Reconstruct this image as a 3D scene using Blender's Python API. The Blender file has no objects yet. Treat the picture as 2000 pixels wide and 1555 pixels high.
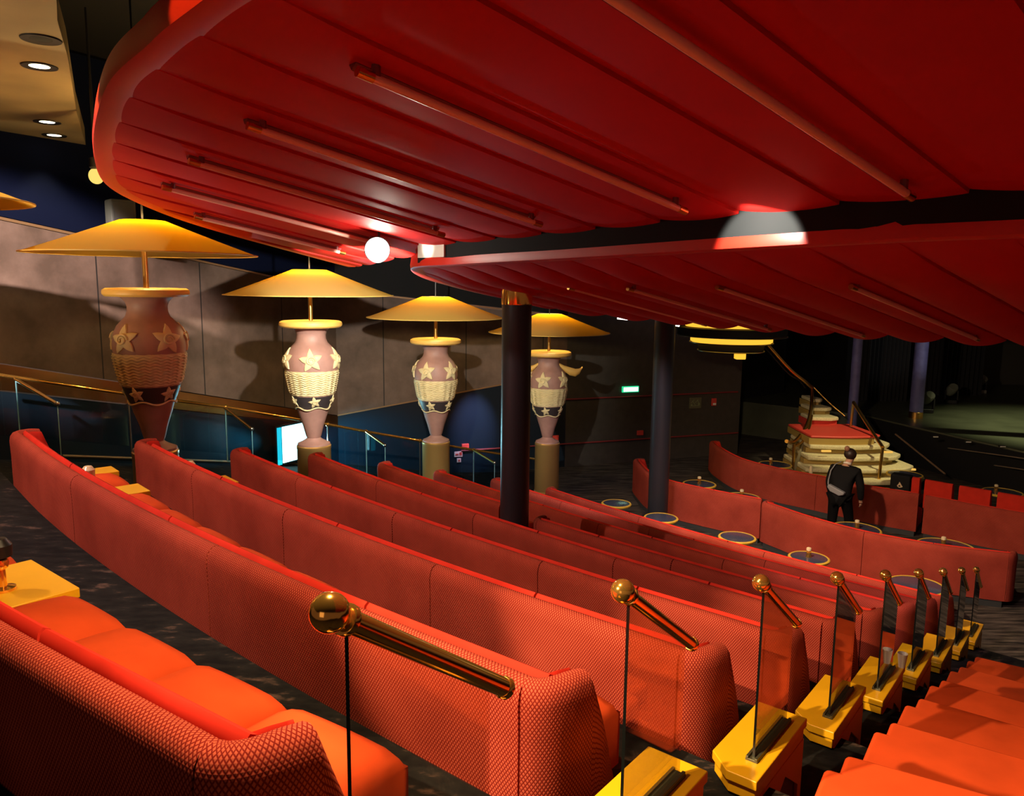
import bpy, bmesh, math, random
from mathutils import Vector, Matrix
random.seed(7)
C = bpy.context.scene.collection
R_ = math.radians
PI = math.pi

# ------------------------------------------------------------------ camera
F_PX, PITCH, ROLL, EYE = 1522.0, R_(8.4), R_(0.64), 4.5
_F = Vector((0, math.cos(PITCH), -math.sin(PITCH)))
_R0 = Vector((1, 0, 0)); _D0 = Vector((0, -math.sin(PITCH), -math.cos(PITCH)))
_R = math.cos(ROLL) * _R0 - math.sin(ROLL) * _D0
_D = math.sin(ROLL) * _R0 + math.cos(ROLL) * _D0
EYEP = Vector((0, 0, EYE))
cam_d = bpy.data.cameras.new('camera')
cam = bpy.data.objects.new('camera', cam_d); C.objects.link(cam)
cam_d.sensor_fit = 'HORIZONTAL'; cam_d.sensor_width = 36.0
cam_d.lens = F_PX / 2000.0 * 36.0
cam_d.clip_start = 0.05; cam_d.clip_end = 200
M = Matrix((( _R.x, -_D.x, -_F.x, 0), (_R.y, -_D.y, -_F.y, 0), (_R.z, -_D.z, -_F.z, EYE), (0, 0, 0, 1)))
cam.matrix_world = M
bpy.context.scene.camera = cam

def at(x, y, z=None, Y=None):
    """a point of the place seen at pixel (x, y): on the level z, or at the distance Y"""
    v = _F + _R * ((x - 1000) / F_PX) + _D * ((y - 777.5) / F_PX)
    t = (z - EYE) / v.z if z is not None else Y / v.y
    return EYEP + v * t

# ------------------------------------------------------------------ materials
def new_mat(name):
    m = bpy.data.materials.new(name); m.use_nodes = True
    nt = m.node_tree; nt.nodes.clear()
    out = nt.nodes.new('ShaderNodeOutputMaterial')
    return m, nt, out

def P(name, col, rough=0.6, metal=0.0, spec=0.5, var=0.0, vscale=6.0, bump=0.0, bscale=60.0, sheen=0.0, coat=0.0):
    m, nt, out = new_mat(name)
    b = nt.nodes.new('ShaderNodeBsdfPrincipled')
    nt.links.new(b.outputs[0], out.inputs[0])
    b.inputs['Base Color'].default_value = (*col, 1); b.inputs['Roughness'].default_value = rough
    b.inputs['Metallic'].default_value = metal; b.inputs['Specular IOR Level'].default_value = spec
    if sheen: b.inputs['Sheen Weight'].default_value = sheen
    if coat: b.inputs['Coat Weight'].default_value = coat; b.inputs['Coat Roughness'].default_value = .1
    tc = nt.nodes.new('ShaderNodeTexCoord')
    if var:
        n = nt.nodes.new('ShaderNodeTexNoise'); n.inputs['Scale'].default_value = vscale; n.inputs['Detail'].default_value = 4
        nt.links.new(tc.outputs['Object'], n.inputs['Vector'])
        r = nt.nodes.new('ShaderNodeValToRGB')
        r.color_ramp.elements[0].position = .3; r.color_ramp.elements[1].position = .7
        r.color_ramp.elements[0].color = (*[c * (1 - var) for c in col], 1)
        r.color_ramp.elements[1].color = (*[min(1, c * (1 + var)) for c in col], 1)
        nt.links.new(n.outputs['Fac'], r.inputs[0]); nt.links.new(r.outputs[0], b.inputs['Base Color'])
    if bump:
        n = nt.nodes.new('ShaderNodeTexNoise'); n.inputs['Scale'].default_value = bscale
        nt.links.new(tc.outputs['Object'], n.inputs['Vector'])
        bp = nt.nodes.new('ShaderNodeBump'); bp.inputs['Strength'].default_value = bump; bp.inputs['Distance'].default_value = .01
        nt.links.new(n.outputs['Fac'], bp.inputs['Height']); nt.links.new(bp.outputs[0], b.inputs['Normal'])
    return m

def EM(name, col, s):
    m, nt, out = new_mat(name)
    e = nt.nodes.new('ShaderNodeEmission'); e.inputs[0].default_value = (*col, 1); e.inputs[1].default_value = s
    nt.links.new(e.outputs[0], out.inputs[0]); return m

def math_node(nt, op, a, b=None):
    n = nt.nodes.new('ShaderNodeMath'); n.operation = op
    for i, v in enumerate((a, b)):
        if v is None: continue
        if isinstance(v, (int, float)): n.inputs[i].default_value = v
        else: nt.links.new(v, n.inputs[i])
    return n.outputs[0]

def net_fabric(name, cell, line, du=.015, dv=.022, w=.66):
    """woven upholstery with a fine diamond net of darker thread"""
    m, nt, out = new_mat(name)
    b = nt.nodes.new('ShaderNodeBsdfPrincipled'); nt.links.new(b.outputs[0], out.inputs[0])
    b.inputs['Roughness'].default_value = .85; b.inputs['Specular IOR Level'].default_value = .08
    uv = nt.nodes.new('ShaderNodeUVMap'); sp = nt.nodes.new('ShaderNodeSeparateXYZ')
    nt.links.new(uv.outputs[0], sp.inputs[0])
    u = math_node(nt, 'DIVIDE', sp.outputs[0], du); v = math_node(nt, 'DIVIDE', sp.outputs[1], dv)
    def tri(x):
        f = math_node(nt, 'FRACT', x); f = math_node(nt, 'SUBTRACT', f, .5)
        return math_node(nt, 'MULTIPLY', math_node(nt, 'ABSOLUTE', f), 2.0)
    a = tri(math_node(nt, 'ADD', u, v)); c = tri(math_node(nt, 'SUBTRACT', u, v))
    mx = math_node(nt, 'MAXIMUM', a, c)
    r = nt.nodes.new('ShaderNodeValToRGB')
    r.color_ramp.elements[0].position = w - .08; r.color_ramp.elements[1].position = w + .08
    r.color_ramp.elements[0].color = (*cell, 1); r.color_ramp.elements[1].color = (*line, 1)
    nt.links.new(mx, r.inputs[0])
    # worn patches
    tc = nt.nodes.new('ShaderNodeTexCoord'); n = nt.nodes.new('ShaderNodeTexNoise'); n.inputs['Scale'].default_value = 2.2; n.inputs['Detail'].default_value = 5
    nt.links.new(tc.outputs['Object'], n.inputs['Vector'])
    mixc = nt.nodes.new('ShaderNodeMix'); mixc.data_type = 'RGBA'; mixc.blend_type = 'MULTIPLY'
    rr = nt.nodes.new('ShaderNodeValToRGB'); rr.color_ramp.elements[0].position = .3; rr.color_ramp.elements[1].position = .65
    rr.color_ramp.elements[0].color = (.72, .66, .66, 1); rr.color_ramp.elements[1].color = (1, 1, 1, 1)
    nt.links.new(n.outputs['Fac'], rr.inputs[0])
    mixc.inputs['Factor'].default_value = 1
    nt.links.new(r.outputs[0], mixc.inputs['A']); nt.links.new(rr.outputs[0], mixc.inputs['B'])
    nt.links.new(mixc.outputs['Result'], b.inputs['Base Color'])
    bp = nt.nodes.new('ShaderNodeBump'); bp.inputs['Strength'].default_value = .35; bp.inputs['Distance'].default_value = .003
    nt.links.new(math_node(nt, 'SUBTRACT', 1.0, mx), bp.inputs['Height']); nt.links.new(bp.outputs[0], b.inputs['Normal'])
    return m

def carpet(name, dark, mid, hi, sx=1.2, sy=14, rot=.6):
    m, nt, out = new_mat(name)
    b = nt.nodes.new('ShaderNodeBsdfPrincipled'); nt.links.new(b.outputs[0], out.inputs[0])
    b.inputs['Roughness'].default_value = .9; b.inputs['Specular IOR Level'].default_value = .15
    tc = nt.nodes.new('ShaderNodeTexCoord'); mp = nt.nodes.new('ShaderNodeMapping')
    mp.inputs['Rotation'].default_value = (0, 0, rot); mp.inputs['Scale'].default_value = (sx, sy, 1)
    nt.links.new(tc.outputs['Object'], mp.inputs[0])
    n = nt.nodes.new('ShaderNodeTexNoise'); n.inputs['Scale'].default_value = 1.6; n.inputs['Detail'].default_value = 6; n.inputs['Roughness'].default_value = .65
    nt.links.new(mp.outputs[0], n.inputs['Vector'])
    r = nt.nodes.new('ShaderNodeValToRGB'); e = r.color_ramp.elements
    e[0].position = .38; e[0].color = (*dark, 1); e[1].position = .78; e[1].color = (*hi, 1)
    k = e.new(.58); k.color = (*mid, 1)
    nt.links.new(n.outputs['Fac'], r.inputs[0]); nt.links.new(r.outputs[0], b.inputs['Base Color'])
    return m

def glass_mat(name, tint, edge=1.5, rough=.02, refl=1.0):
    m, nt, out = new_mat(name)
    t = nt.nodes.new('ShaderNodeBsdfTransparent'); t.inputs[0].default_value = (*tint, 1)
    g = nt.nodes.new('ShaderNodeBsdfGlossy'); g.inputs['Roughness'].default_value = rough
    f = nt.nodes.new('ShaderNodeFresnel'); f.inputs[0].default_value = edge
    mx = nt.nodes.new('ShaderNodeMixShader')
    gm = nt.nodes.new('ShaderNodeNewGeometry')
    nt.links.new(math_node(nt, 'MULTIPLY', math_node(nt, 'MULTIPLY', f.outputs[0], refl), math_node(nt, 'SUBTRACT', 1.0, gm.outputs['Backfacing'])), mx.inputs[0])
    nt.links.new(t.outputs[0], mx.inputs[1]); nt.links.new(g.outputs[0], mx.inputs[2])
    nt.links.new(mx.outputs[0], out.inputs[0]); return m

def shade_mat(name, col, trans):
    m, nt, out = new_mat(name)
    d = nt.nodes.new('ShaderNodeBsdfDiffuse'); t = nt.nodes.new('ShaderNodeBsdfTranslucent'); mx = nt.nodes.new('ShaderNodeMixShader')
    d.inputs[0].default_value = (*col, 1); t.inputs[0].default_value = (*trans, 1); mx.inputs[0].default_value = .45
    nt.links.new(d.outputs[0], mx.inputs[1]); nt.links.new(t.outputs[0], mx.inputs[2]); nt.links.new(mx.outputs[0], out.inputs[0])
    return m

def wall_mat(name, a, b_, seam):
    """mottled brushed panels"""
    m, nt, out = new_mat(name)
    b = nt.nodes.new('ShaderNodeBsdfPrincipled'); nt.links.new(b.outputs[0], out.inputs[0])
    b.inputs['Roughness'].default_value = .7
    tc = nt.nodes.new('ShaderNodeTexCoord')
    n = nt.nodes.new('ShaderNodeTexNoise'); n.inputs['Scale'].default_value = 1.7; n.inputs['Detail'].default_value = 6; n.inputs['Roughness'].default_value = .6
    nt.links.new(tc.outputs['Object'], n.inputs['Vector'])
    r = nt.nodes.new('ShaderNodeValToRGB'); e = r.color_ramp.elements
    e[0].position = .35; e[0].color = (*a, 1); e[1].position = .68; e[1].color = (*b_, 1)
    nt.links.new(n.outputs['Fac'], r.inputs[0])
    uv = nt.nodes.new('ShaderNodeUVMap'); sp = nt.nodes.new('ShaderNodeSeparateXYZ'); nt.links.new(uv.outputs[0], sp.inputs[0])
    f = math_node(nt, 'FRACT', math_node(nt, 'DIVIDE', sp.outputs[0], seam))
    ln = math_node(nt, 'LESS_THAN', f, .012)
    mx = nt.nodes.new('ShaderNodeMix'); mx.data_type = 'RGBA'
    nt.links.new(ln, mx.inputs['Factor']); nt.links.new(r.outputs[0], mx.inputs['A']); mx.inputs['B'].default_value = (.012, .009, .008, 1)
    nt.links.new(mx.outputs['Result'], b.inputs['Base Color'])
    return m

NET = net_fabric('red_net_upholstery', (.50, .098, .056), (.19, .014, .009))
RED = P('red_velvet', (.52, .026, .014), .85, spec=.08, var=.12, vscale=5)
SEAT = P('orange_red_velvet', (.57, .066, .014), .85, spec=.08, var=.13, vscale=4)
PLINTH = P('charcoal_plinth', (.030, .034, .033), .6)
CANOPY = P('canopy_red_lacquer', (.52, .012, .009), .6, spec=.12, var=.05, vscale=2)
RIM = P('canopy_rim_red', (.56, .020, .009), .45)
BLACK = P('stage_black', (.008, .008, .009), .75, spec=.2)
RISER = P('riser_black', (.016, .017, .018), .8, spec=.1)
BRASS = P('polished_brass', (1.0, .55, .12), .13, metal=.93)
BRASS_D = P('aged_brass', (.70, .42, .11), .28, metal=1)
YEL = P('yellow_lacquer', (.72, .38, .008), .35, var=.04)
YEL_BOUNCE = P('yellow_lacquer_bounce', (.66, .30, .02), .45)  # same lacquer with the red bounce light put into its colour
NICHE = P('brown_niche', (.10, .045, .03), .6)
SLOTM = P('grey_channel', (.10, .10, .06), .35, metal=.6)
GLASS = glass_mat('clear_glass', (.93, .90, .86), 1.5, refl=2.6)
GLASS_EDGE = P('dark_glass_edge', (.004, .005, .005), .25)
BLUE_GLASS = glass_mat('blue_tint_glass', (.80, .87, .90), 1.5)
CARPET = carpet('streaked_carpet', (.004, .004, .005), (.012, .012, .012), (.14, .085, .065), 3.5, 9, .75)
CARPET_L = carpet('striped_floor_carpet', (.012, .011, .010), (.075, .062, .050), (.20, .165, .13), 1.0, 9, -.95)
COLUMN = P('black_column_paint', (.016, .018, .024), .38)
BLUECOL = P('blue_column_paint', (.10, .10, .26), .6, var=.2)
VASE = P('terracotta_pink', (.34, .185, .15), .55, var=.12)
VASE_D = P('dark_band', (.035, .028, .03), .5)
CREAM = P('cream_relief', (.66, .55, .30), .6, var=.08)
RIMGOLD = P('ochre_rim', (.72, .44, .10), .5)
GOLDPED = P('gold_pedestal', (.72, .45, .15), .33, metal=.75)
SHADE = shade_mat('gold_silk_shade', (.66, .44, .14), (1, .42, .005))
TOPBLUE = P('blue_grey_tabletop', (.05, .06, .10), .22, coat=.3)
TRIMY = P('yellow_table_trim', (.70, .45, .05), .4)
STEEL = P('satin_steel', (.45, .45, .43), .3, metal=1)
DARKMETAL = P('dark_metal', (.02, .02, .022), .4, metal=.5)
WALLP = wall_mat('taupe_brushed_panel', (.075, .046, .032), (.150, .095, .072), 1.92)
DADO = P('navy_gloss_dado', (.008, .014, .022), .28)
NAVY = P('navy_paint', (.003, .005, .018), .8, spec=.05)
BROWNCEIL = P('bronze_soffit', (.24, .18, .085), .38, var=.25, vscale=1.2)
BMIRROR = P('bronze_mirror', (.80, .45, .16), .22, metal=1)
TRIMB = P('bronze_trim', (.34, .20, .10), .4, metal=.6)
TUBEM = P('unlit_tube_glass', (.95, .52, .42), .3, coat=.2)
TREAD = P('cream_tread_carpet', (.62, .55, .32), .9, var=.15, vscale=30)
STAGEF = P('grey_green_stage_floor', (.070, .076, .050), .35, var=.2, vscale=1.5)
SPEAK = P('grey_speaker_case', (.12, .125, .115), .6)
WHITEP = P('white_plastic', (.72, .70, .62), .4)
SKIN = P('skin', (.50, .27, .17), .55)
HAIR = P('dark_brown_hair', (.022, .010, .007), .5)
JACKET = P('black_jacket_cloth', (.007, .007, .008), .85, spec=.15)
TROUS = P('black_trouser_cloth', (.0035, .0035, .004), .9, spec=.1)
BAGM = P('grey_bag_fabric', (.24, .25, .27), .5)
REDP = P('red_paint', (.60, .05, .035), .5)
BEDGE = P('burgundy_trim', (.20, .022, .022), .5)
E_WARM = EM('lit_warm', (1, .72, .25), 9)
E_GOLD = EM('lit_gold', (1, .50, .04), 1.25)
E_DOWN = EM('lit_downlight', (1, .88, .55), 7)
E_SPOT = EM('lit_spot', (1, .95, .80), 60)
E_BULB = EM('lit_bulb', (1, .70, .16), 1.1)
E_CYAN = EM('lit_cyan', (.42, .95, 1), 7)
E_CYAN2 = EM('lit_cyan_edge', (.02, .62, .80), 1.4)
E_EXIT = EM('lit_exit', (.60, 1, .75), 4.5)
E_EXITG = EM('lit_exit_green', (.02, .55, .22), 1.4)

# ------------------------------------------------------------------ mesh builder
class MB:
    def __init__(s): s.v = []; s.f = []; s.uv = {}; s.mi = []
    def add(s, vs, fs, uvs=None, mi=0):
        o = len(s.v); s.v += [Vector(p) for p in vs]
        for i, f in enumerate(fs):
            s.f.append([o + k for k in f]); s.mi.append(mi)
            if uvs: s.uv[len(s.f) - 1] = [uvs[k] for k in f]
        return s
    def box(s, c, d, rz=0, mi=0):
        x, y, z = [q / 2 for q in d]; ca, sa = math.cos(rz), math.sin(rz)
        vs = []
        for k in range(8):
            a, b, e = (x if k & 1 else -x), (y if k & 2 else -y), (z if k & 4 else -z)
            vs.append((c[0] + a * ca - b * sa, c[1] + a * sa + b * ca, c[2] + e))
        return s.add(vs, [(0, 2, 3, 1), (4, 5, 7, 6), (0, 1, 5, 4), (2, 6, 7, 3), (0, 4, 6, 2), (1, 3, 7, 5)], mi=mi)
    def prism(s, poly, z0, z1, mi=0):
        """poly counter-clockwise seen from above; z0, z1 numbers or functions of a vertex"""
        n = len(poly); g0 = z0 if callable(z0) else (lambda p: z0); g1 = z1 if callable(z1) else (lambda p: z1)
        vs = [(p[0], p[1], g0(p)) for p in poly] + [(p[0], p[1], g1(p)) for p in poly]
        fs = [tuple(range(n - 1, -1, -1)), tuple(range(n, 2 * n))] + [(i, (i + 1) % n, n + (i + 1) % n, n + i) for i in range(n)]
        return s.add(vs, fs, mi=mi)
    def tube(s, pts, r, n=12, caps=True, mi=0):
        pts = [Vector(p) for p in pts]; rs = r if isinstance(r, (list, tuple)) else [r] * len(pts)
        rings = []; up = None
        for i, p in enumerate(pts):
            t = (pts[min(i + 1, len(pts) - 1)] - pts[max(i - 1, 0)]).normalized()
            if up is None:
                up = Vector((0, 0, 1)) if abs(t.z) < .9 else Vector((1, 0, 0))
            x = t.cross(up).normalized(); up = x.cross(t).normalized()
            rings.append([p + (x * math.cos(2 * PI * k / n) + up * math.sin(2 * PI * k / n)) * rs[i] for k in range(n)])
        vs = [q for g in rings for q in g]; fs = []
        for i in range(len(rings) - 1):
            for k in range(n):
                a, b = i * n + k, i * n + (k + 1) % n
                fs.append((a, b, b + n, a + n))
        if caps: fs += [tuple(range(n - 1, -1, -1)), tuple(range((len(rings) - 1) * n, len(rings) * n))]
        return s.add(vs, fs, mi=mi)
    def lathe(s, prof, c=(0, 0, 0), n=32, mi=0, axis=None):
        """prof [(r, z)] turned about the vertical through c"""
        vs = []; fs = []; m = len(prof)
        for (r, z) in prof:
            for k in range(n):
                a = 2 * PI * k / n; vs.append((r * math.cos(a), r * math.sin(a), z))
        for i in range(m - 1):
            for k in range(n):
                a, b = i * n + k, i * n + (k + 1) % n
                fs.append((a, b, b + n, a + n))
        if prof[0][0] > 1e-4: fs.append(tuple(range(n - 1, -1, -1)))
        if prof[-1][0] > 1e-4: fs.append(tuple(range((m - 1) * n, m * n)))
        q = axis.to_track_quat('Z', 'Y') if axis is not None else None
        out = []
        for p in vs:
            p = Vector(p)
            if q: p = q @ p
            out.append(p + Vector(c))
        return s.add(out, fs, mi=mi)
    def ball(s, c, r, n=20, m=12, sc=(1, 1, 1), mi=0):
        prof = [(r * math.sin(PI * i / m) if 0 < i < m else 1e-5, -r * math.cos(PI * i / m)) for i in range(m + 1)]
        o = len(s.v); s.lathe(prof, (0, 0, 0), n, mi)
        for i in range(o, len(s.v)):
            p = s.v[i]; s.v[i] = Vector((p.x * sc[0] + c[0], p.y * sc[1] + c[1], p.z * sc[2] + c[2]))
        return s
    def build(s, name, mat, parent=None, org=(0, 0, 0), smooth=35, bevel=0, seg=2, sub=0):
        org = Vector(org)
        me = bpy.data.meshes.new(name)
        me.from_pydata([tuple(p - org) for p in s.v], [], s.f)
        mats = mat if isinstance(mat, (list, tuple)) else [mat]
        for q in mats: me.materials.append(q)
        if len(mats) > 1: me.polygons.foreach_set('material_index', s.mi)
        if s.uv:
            L = me.uv_layers.new(name='UVMap')
            for fi, uvs in s.uv.items():
                p = me.polygons[fi]
                for li, w in zip(p.loop_indices, uvs): L.data[li].uv = w
        bm = bmesh.new(); bm.from_mesh(me); bmesh.ops.recalc_face_normals(bm, faces=bm.faces); bm.to_mesh(me); bm.free()
        me.update()
        if smooth:
            me.polygons.foreach_set('use_smooth', [True] * len(me.polygons)); me.set_sharp_from_angle(angle=R_(smooth))
        o = bpy.data.objects.new(name, me); C.objects.link(o)
        if parent is not None: o.parent = parent
        else: o.location = org
        if bevel:
            b = o.modifiers.new('bevel', 'BEVEL'); b.width = bevel; b.segments = seg; b.limit_method = 'ANGLE'; b.angle_limit = R_(40); b.harden_normals = bool(smooth)
        if sub:
            q = o.modifiers.new('sub', 'SUBSURF'); q.levels = sub; q.render_levels = sub
        return o

def tag(o, label=None, cat=None, group=None, kind=None):
    if label: o['label'] = label
    if cat: o['category'] = cat
    if group: o['group'] = group
    if kind: o['kind'] = kind
    return o

def thing(name, label, cat, loc=(0, 0, 0), group=None, rz=0):
    o = bpy.data.objects.new(name, None); C.objects.link(o); o.location = loc; o.rotation_euler = (0, 0, rz)
    o.empty_display_size = .1
    return tag(o, label, cat, group)

def copy_tree(o, parent=None):
    c = o.copy(); C.objects.link(c)
    if parent is not None: c.parent = parent
    for ch in [k for k in bpy.data.objects if k.parent == o and k is not c]: copy_tree(ch, c)
    return c

def spline(pts, step=.12):
    """Catmull-Rom through 2D points, evenly resampled"""
    pts = [Vector((p[0], p[1])) for p in pts]
    q = [2 * pts[0] - pts[1]] + pts + [2 * pts[-1] - pts[-2]]
    fine = []
    for i in range(1, len(q) - 2):
        a, b, c, d = q[i - 1:i + 3]
        for k in range(24):
            t = k / 24
            fine.append(.5 * ((2 * b) + (c - a) * t + (2 * a - 5 * b + 4 * c - d) * t * t + (3 * b - a - 3 * c + d) * t ** 3))
    fine.append(pts[-1])
    L = [0]
    for i in range(1, len(fine)): L.append(L[-1] + (fine[i] - fine[i - 1]).length)
    n = max(2, int(round(L[-1] / step))); out = []; j = 0
    for k in range(n + 1):
        s = L[-1] * k / n
        while j < len(L) - 2 and L[j + 1] < s: j += 1
        u = (s - L[j]) / max(1e-9, L[j + 1] - L[j]); out.append(fine[j].lerp(fine[j + 1], min(1, u)))
    return out, L[-1]

def frames(path):
    T = []
    for i in range(len(path)):
        t = (path[min(i + 1, len(path) - 1)] - path[max(i - 1, 0)]).normalized(); T.append(t)
    return T

def sweep(mb, path, prof, z0, side, hs=None, u0=0.0, caps=True, mi=0):
    """prof [(n, z)] swept along a 2D path; n runs towards `side` (+1 right of travel); hs scales z at each path point"""
    T = frames(path); m = len(prof); vs = []; uvs = []; fs = []
    vl = [0]
    for j in range(1, m): vl.append(vl[-1] + math.hypot(prof[j][0] - prof[j - 1][0], prof[j][1] - prof[j - 1][1]))
    u = u0
    for i, p in enumerate(path):
        if i: u += (path[i] - path[i - 1]).length
        nrm = Vector((T[i].y, -T[i].x)) * side
        h = hs[i] if hs else 1
        for j, (n, z) in enumerate(prof):
            vs.append((p.x + nrm.x * n, p.y + nrm.y * n, z0 + z * h)); uvs.append((u, vl[j]))
    for i in range(len(path) - 1):
        for j in range(m):
            k = (j + 1) % m
            fs.append((i * m + j, (i + 1) * m + j, (i + 1) * m + k, i * m + k))
    if caps: fs += [tuple(range(m)), tuple(range((len(path) - 1) * m, len(path) * m))]
    return mb.add(vs, fs, uvs, mi)

def sub_path(path, a, b):
    """part of an evenly spaced path between fractions of its length a..b (metres)"""
    L = [0]
    for i in range(1, len(path)): L.append(L[-1] + (path[i] - path[i - 1]).length)
    a = max(0, a); b = min(L[-1], b)
    def pt(s):
        for i in range(len(L) - 1):
            if L[i + 1] >= s - 1e-9:
                return path[i].lerp(path[i + 1], (s - L[i]) / max(1e-9, L[i + 1] - L[i]))
        return path[-1]
    n = max(2, int((b - a) / .12)); return [pt(a + (b - a) * k / n) for k in range(n + 1)]

# ------------------------------------------------------------------ tiers and rows
ES = Vector((.625, .781)); ER = Vector((.781, -.625))           # down the aisle; across it to the right
def floor_z(k): return .33 * (8 - k)
def post(k): return Vector((-.36 + .722 * k, 1.345 + .915 * k))
HB = .80

def px(x, y, k, h=HB):
    p = at(x, y, z=floor_z(k) + h); return Vector((p.x, p.y))

SHELL = [(0, .10), (0, .30), (0, .60), (-.004, .72), (.004, .765), (.022, .792), (.048, .803), (.078, .796), (.098, .772), (.105, .74), (.105, .10)]
INNER = [(.106, .40), (.106, .755), (.114, .786), (.13, .798), (.15, .786), (.168, .75), (.235, .44), (.24, .40)]

def wing_path(c, fwd, out, L=1):
    """the back's end turns forward; heights fall towards its front"""
    p = [c, c + out * .05 + fwd * .02, c + out * .095 + fwd * .065, c + out * .125 + fwd * .13, c + out * .14 + fwd * .20, c + out * .15 + fwd * .29, c + out * .155 + fwd * .40]
    h = [1, 1.0, 1.0, 1.0, .985, .72, .36]
    return p, h

def sofa(name, label, z, path, wings=(True, True), panels=None, seats=True, tables=(), cat='sofa', group=None, hb=HB, seat_w=.62, plinth=True, table_skip=True):
    """a banquette whose outer back follows path (right end first); it faces the right-hand side of travel"""
    org = (path[0].x, path[0].y, z)
    root = thing(name, label, cat, org, group)
    L = sum((path[i] - path[i - 1]).length for i in range(1, len(path)))
    T = frames(path)
    sc = [(n, zz if zz < .3 else zz + (hb - .8)) for n, zz in SHELL]
    si = [(n, zz if zz < .45 else zz + (hb - .8)) for n, zz in INNER]
    cuts = panels or [i * L / max(1, round(L / 1.9)) for i in range(max(1, round(L / 1.9)) + 1)]
    for a, b in zip(cuts[:-1], cuts[1:]):
        mb = MB(); sweep(mb, sub_path(path, a + .004, b - .004), sc, z, 1, u0=a); mb.build('back_panel', NET, root, org, smooth=50)
    cu2 = [0.04] + [min(L, .95 + i * 1.86) for i in range(int(max(0, (L - 1.0) / 1.86)) + 1)] + [L - .04]
    cu2 = [c for i, c in enumerate(cu2) if i == 0 or c - cu2[i - 1] > .25]
    for a, b in zip(cu2[:-1], cu2[1:]):
        pp = sub_path(path, a + .008, b - .008)
        if a < .05 and wings[0]: pp = [path[0] - T[0] * .035] + pp
        if b > L - .05 and wings[1]: pp = pp + [path[-1] + T[-1] * .035]
        mb = MB(); sweep(mb, pp, si, z, 1); mb.build('back_cushion', RED, root, org, smooth=60)
    # ends
    for e, on in enumerate(wings):
        if not on: continue
        i = 0 if e == 0 else -1
        t = T[i]; fwd = Vector((t.y, -t.x)); out = -t if e == 0 else t
        wp, wh = wing_path(path[i] + out * .005, fwd, out)
        wp, _ = spline(wp, .022); n = len(wp)
        hs = []
        for q in range(n):
            f = q / (n - 1) * 6; a = int(min(5, f)); hs.append(wh[a] + (wh[a + 1] - wh[a]) * (f - a))
        prof = [(nn, zz) for nn, zz in sc]
        mb = MB(); 
        sweep(mb, wp, prof, z, 1 if e else -1, hs=hs, u0=.0); mb.build('wing', NET, root, org, smooth=50)
        mb = MB(); inn = [(nn * .5 + .054, zz - .014) for nn, zz in si]
        sweep(mb, wp[6:-3], inn, z, 1 if e else -1, hs=hs[6:-3]); mb.build('wing_lining', RED, root, org, smooth=60)
    if plinth:
        mb = MB(); sweep(mb, sub_path(path, .03, L - .03), [(.012, 0), (.012, .098), (.70, .098), (.70, 0)], z, 1); mb.build('plinth', PLINTH, root, org)
    if seats:
        s = .03; blocks = list(tables)
        while s < L - .3:
            hit = [b for b in blocks if b[0] - .2 < s < b[1]]
            if hit: s = hit[0][1] + .02; continue
            nxt = min([b[0] for b in blocks if b[0] > s] + [L - .03])
            n = max(1, round((nxt - s) / seat_w)); w = (nxt - s) / n
            for q in range(n): cushion(root, org, path, s + q * w + .006, s + (q + 1) * w - .006, z)
            s = nxt + .001
    return root

def point_on(path, s):
    L = 0
    for i in range(1, len(path)):
        d = (path[i] - path[i - 1]).length
        if L + d >= s or i == len(path) - 1:
            t = (path[i] - path[i - 1]).normalized(); return path[i - 1] + t * (s - L), t
        L += d

def cushion(root, org, path, a, b, z, n0=.24, n1=.76, zb=.10, zt=.40, crown=.05, mat=None, name='seat_cushion'):
    """a padded seat: rounded slab crowned in the middle"""
    mb = MB(); NU, NV = 9, 9
    def edge(q): return min(1, min(q, 1 - q) / .14)
    top = []; 
    for i in range(NU):
        u = i / (NU - 1); uu = .5 - .5 * math.cos(PI * u)
        p, t = point_on(path, a + (b - a) * uu); nr = Vector((t.y, -t.x))
        for j in range(NV):
            v = j / (NV - 1); vv = .5 - .5 * math.cos(PI * v)
            e = (1 - (1 - edge(uu)) ** 2) ** .5 * (1 - (1 - edge(vv)) ** 2) ** .5 if True else 1
            h = zt - .055 + .055 * e + crown * math.sin(PI * uu) ** .7 * math.sin(PI * vv) ** .7
            q = p + nr * (n0 + (n1 - n0) * vv); top.append((q.x, q.y, z + h))
    bot = [(x, y, z + zb) for x, y, _ in top]
    N = NU * NV; fs = []
    for i in range(NU - 1):
        for j in range(NV - 1):
            k = i * NV + j; fs.append((k, k + 1, k + NV + 1, k + NV)); fs.append((N + k, N + k + NV, N + k + NV + 1, N + k + 1))
    ring = [i * NV for i in range(NU)] + [(NU - 1) * NV + j for j in range(1, NV)] + [i * NV + NV - 1 for i in range(NU - 2, -1, -1)] + [j for j in range(NV - 2, 0, -1)]
    for i in range(len(ring)):
        k, l = ring[i], ring[(i + 1) % len(ring)]; fs.append((k, l, N + l, N + k))
    mb.add(top + bot, fs)
    return mb.build(name, mat or SEAT, root, org, smooth=60)

def row_path(c, e, sag=.16):
    """a shallow arc between the row's two ends, hollow towards the stage"""
    d = e - c; n = Vector((d.y, -d.x)).normalized()
    if n.dot(ES) > 0: n = -n
    pts = [c + d * t + n * (sag * 4 * t * (1 - t)) for t in (0, .2, .4, .6, .8, 1)]
    return spline(pts, .14)[0]

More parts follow.
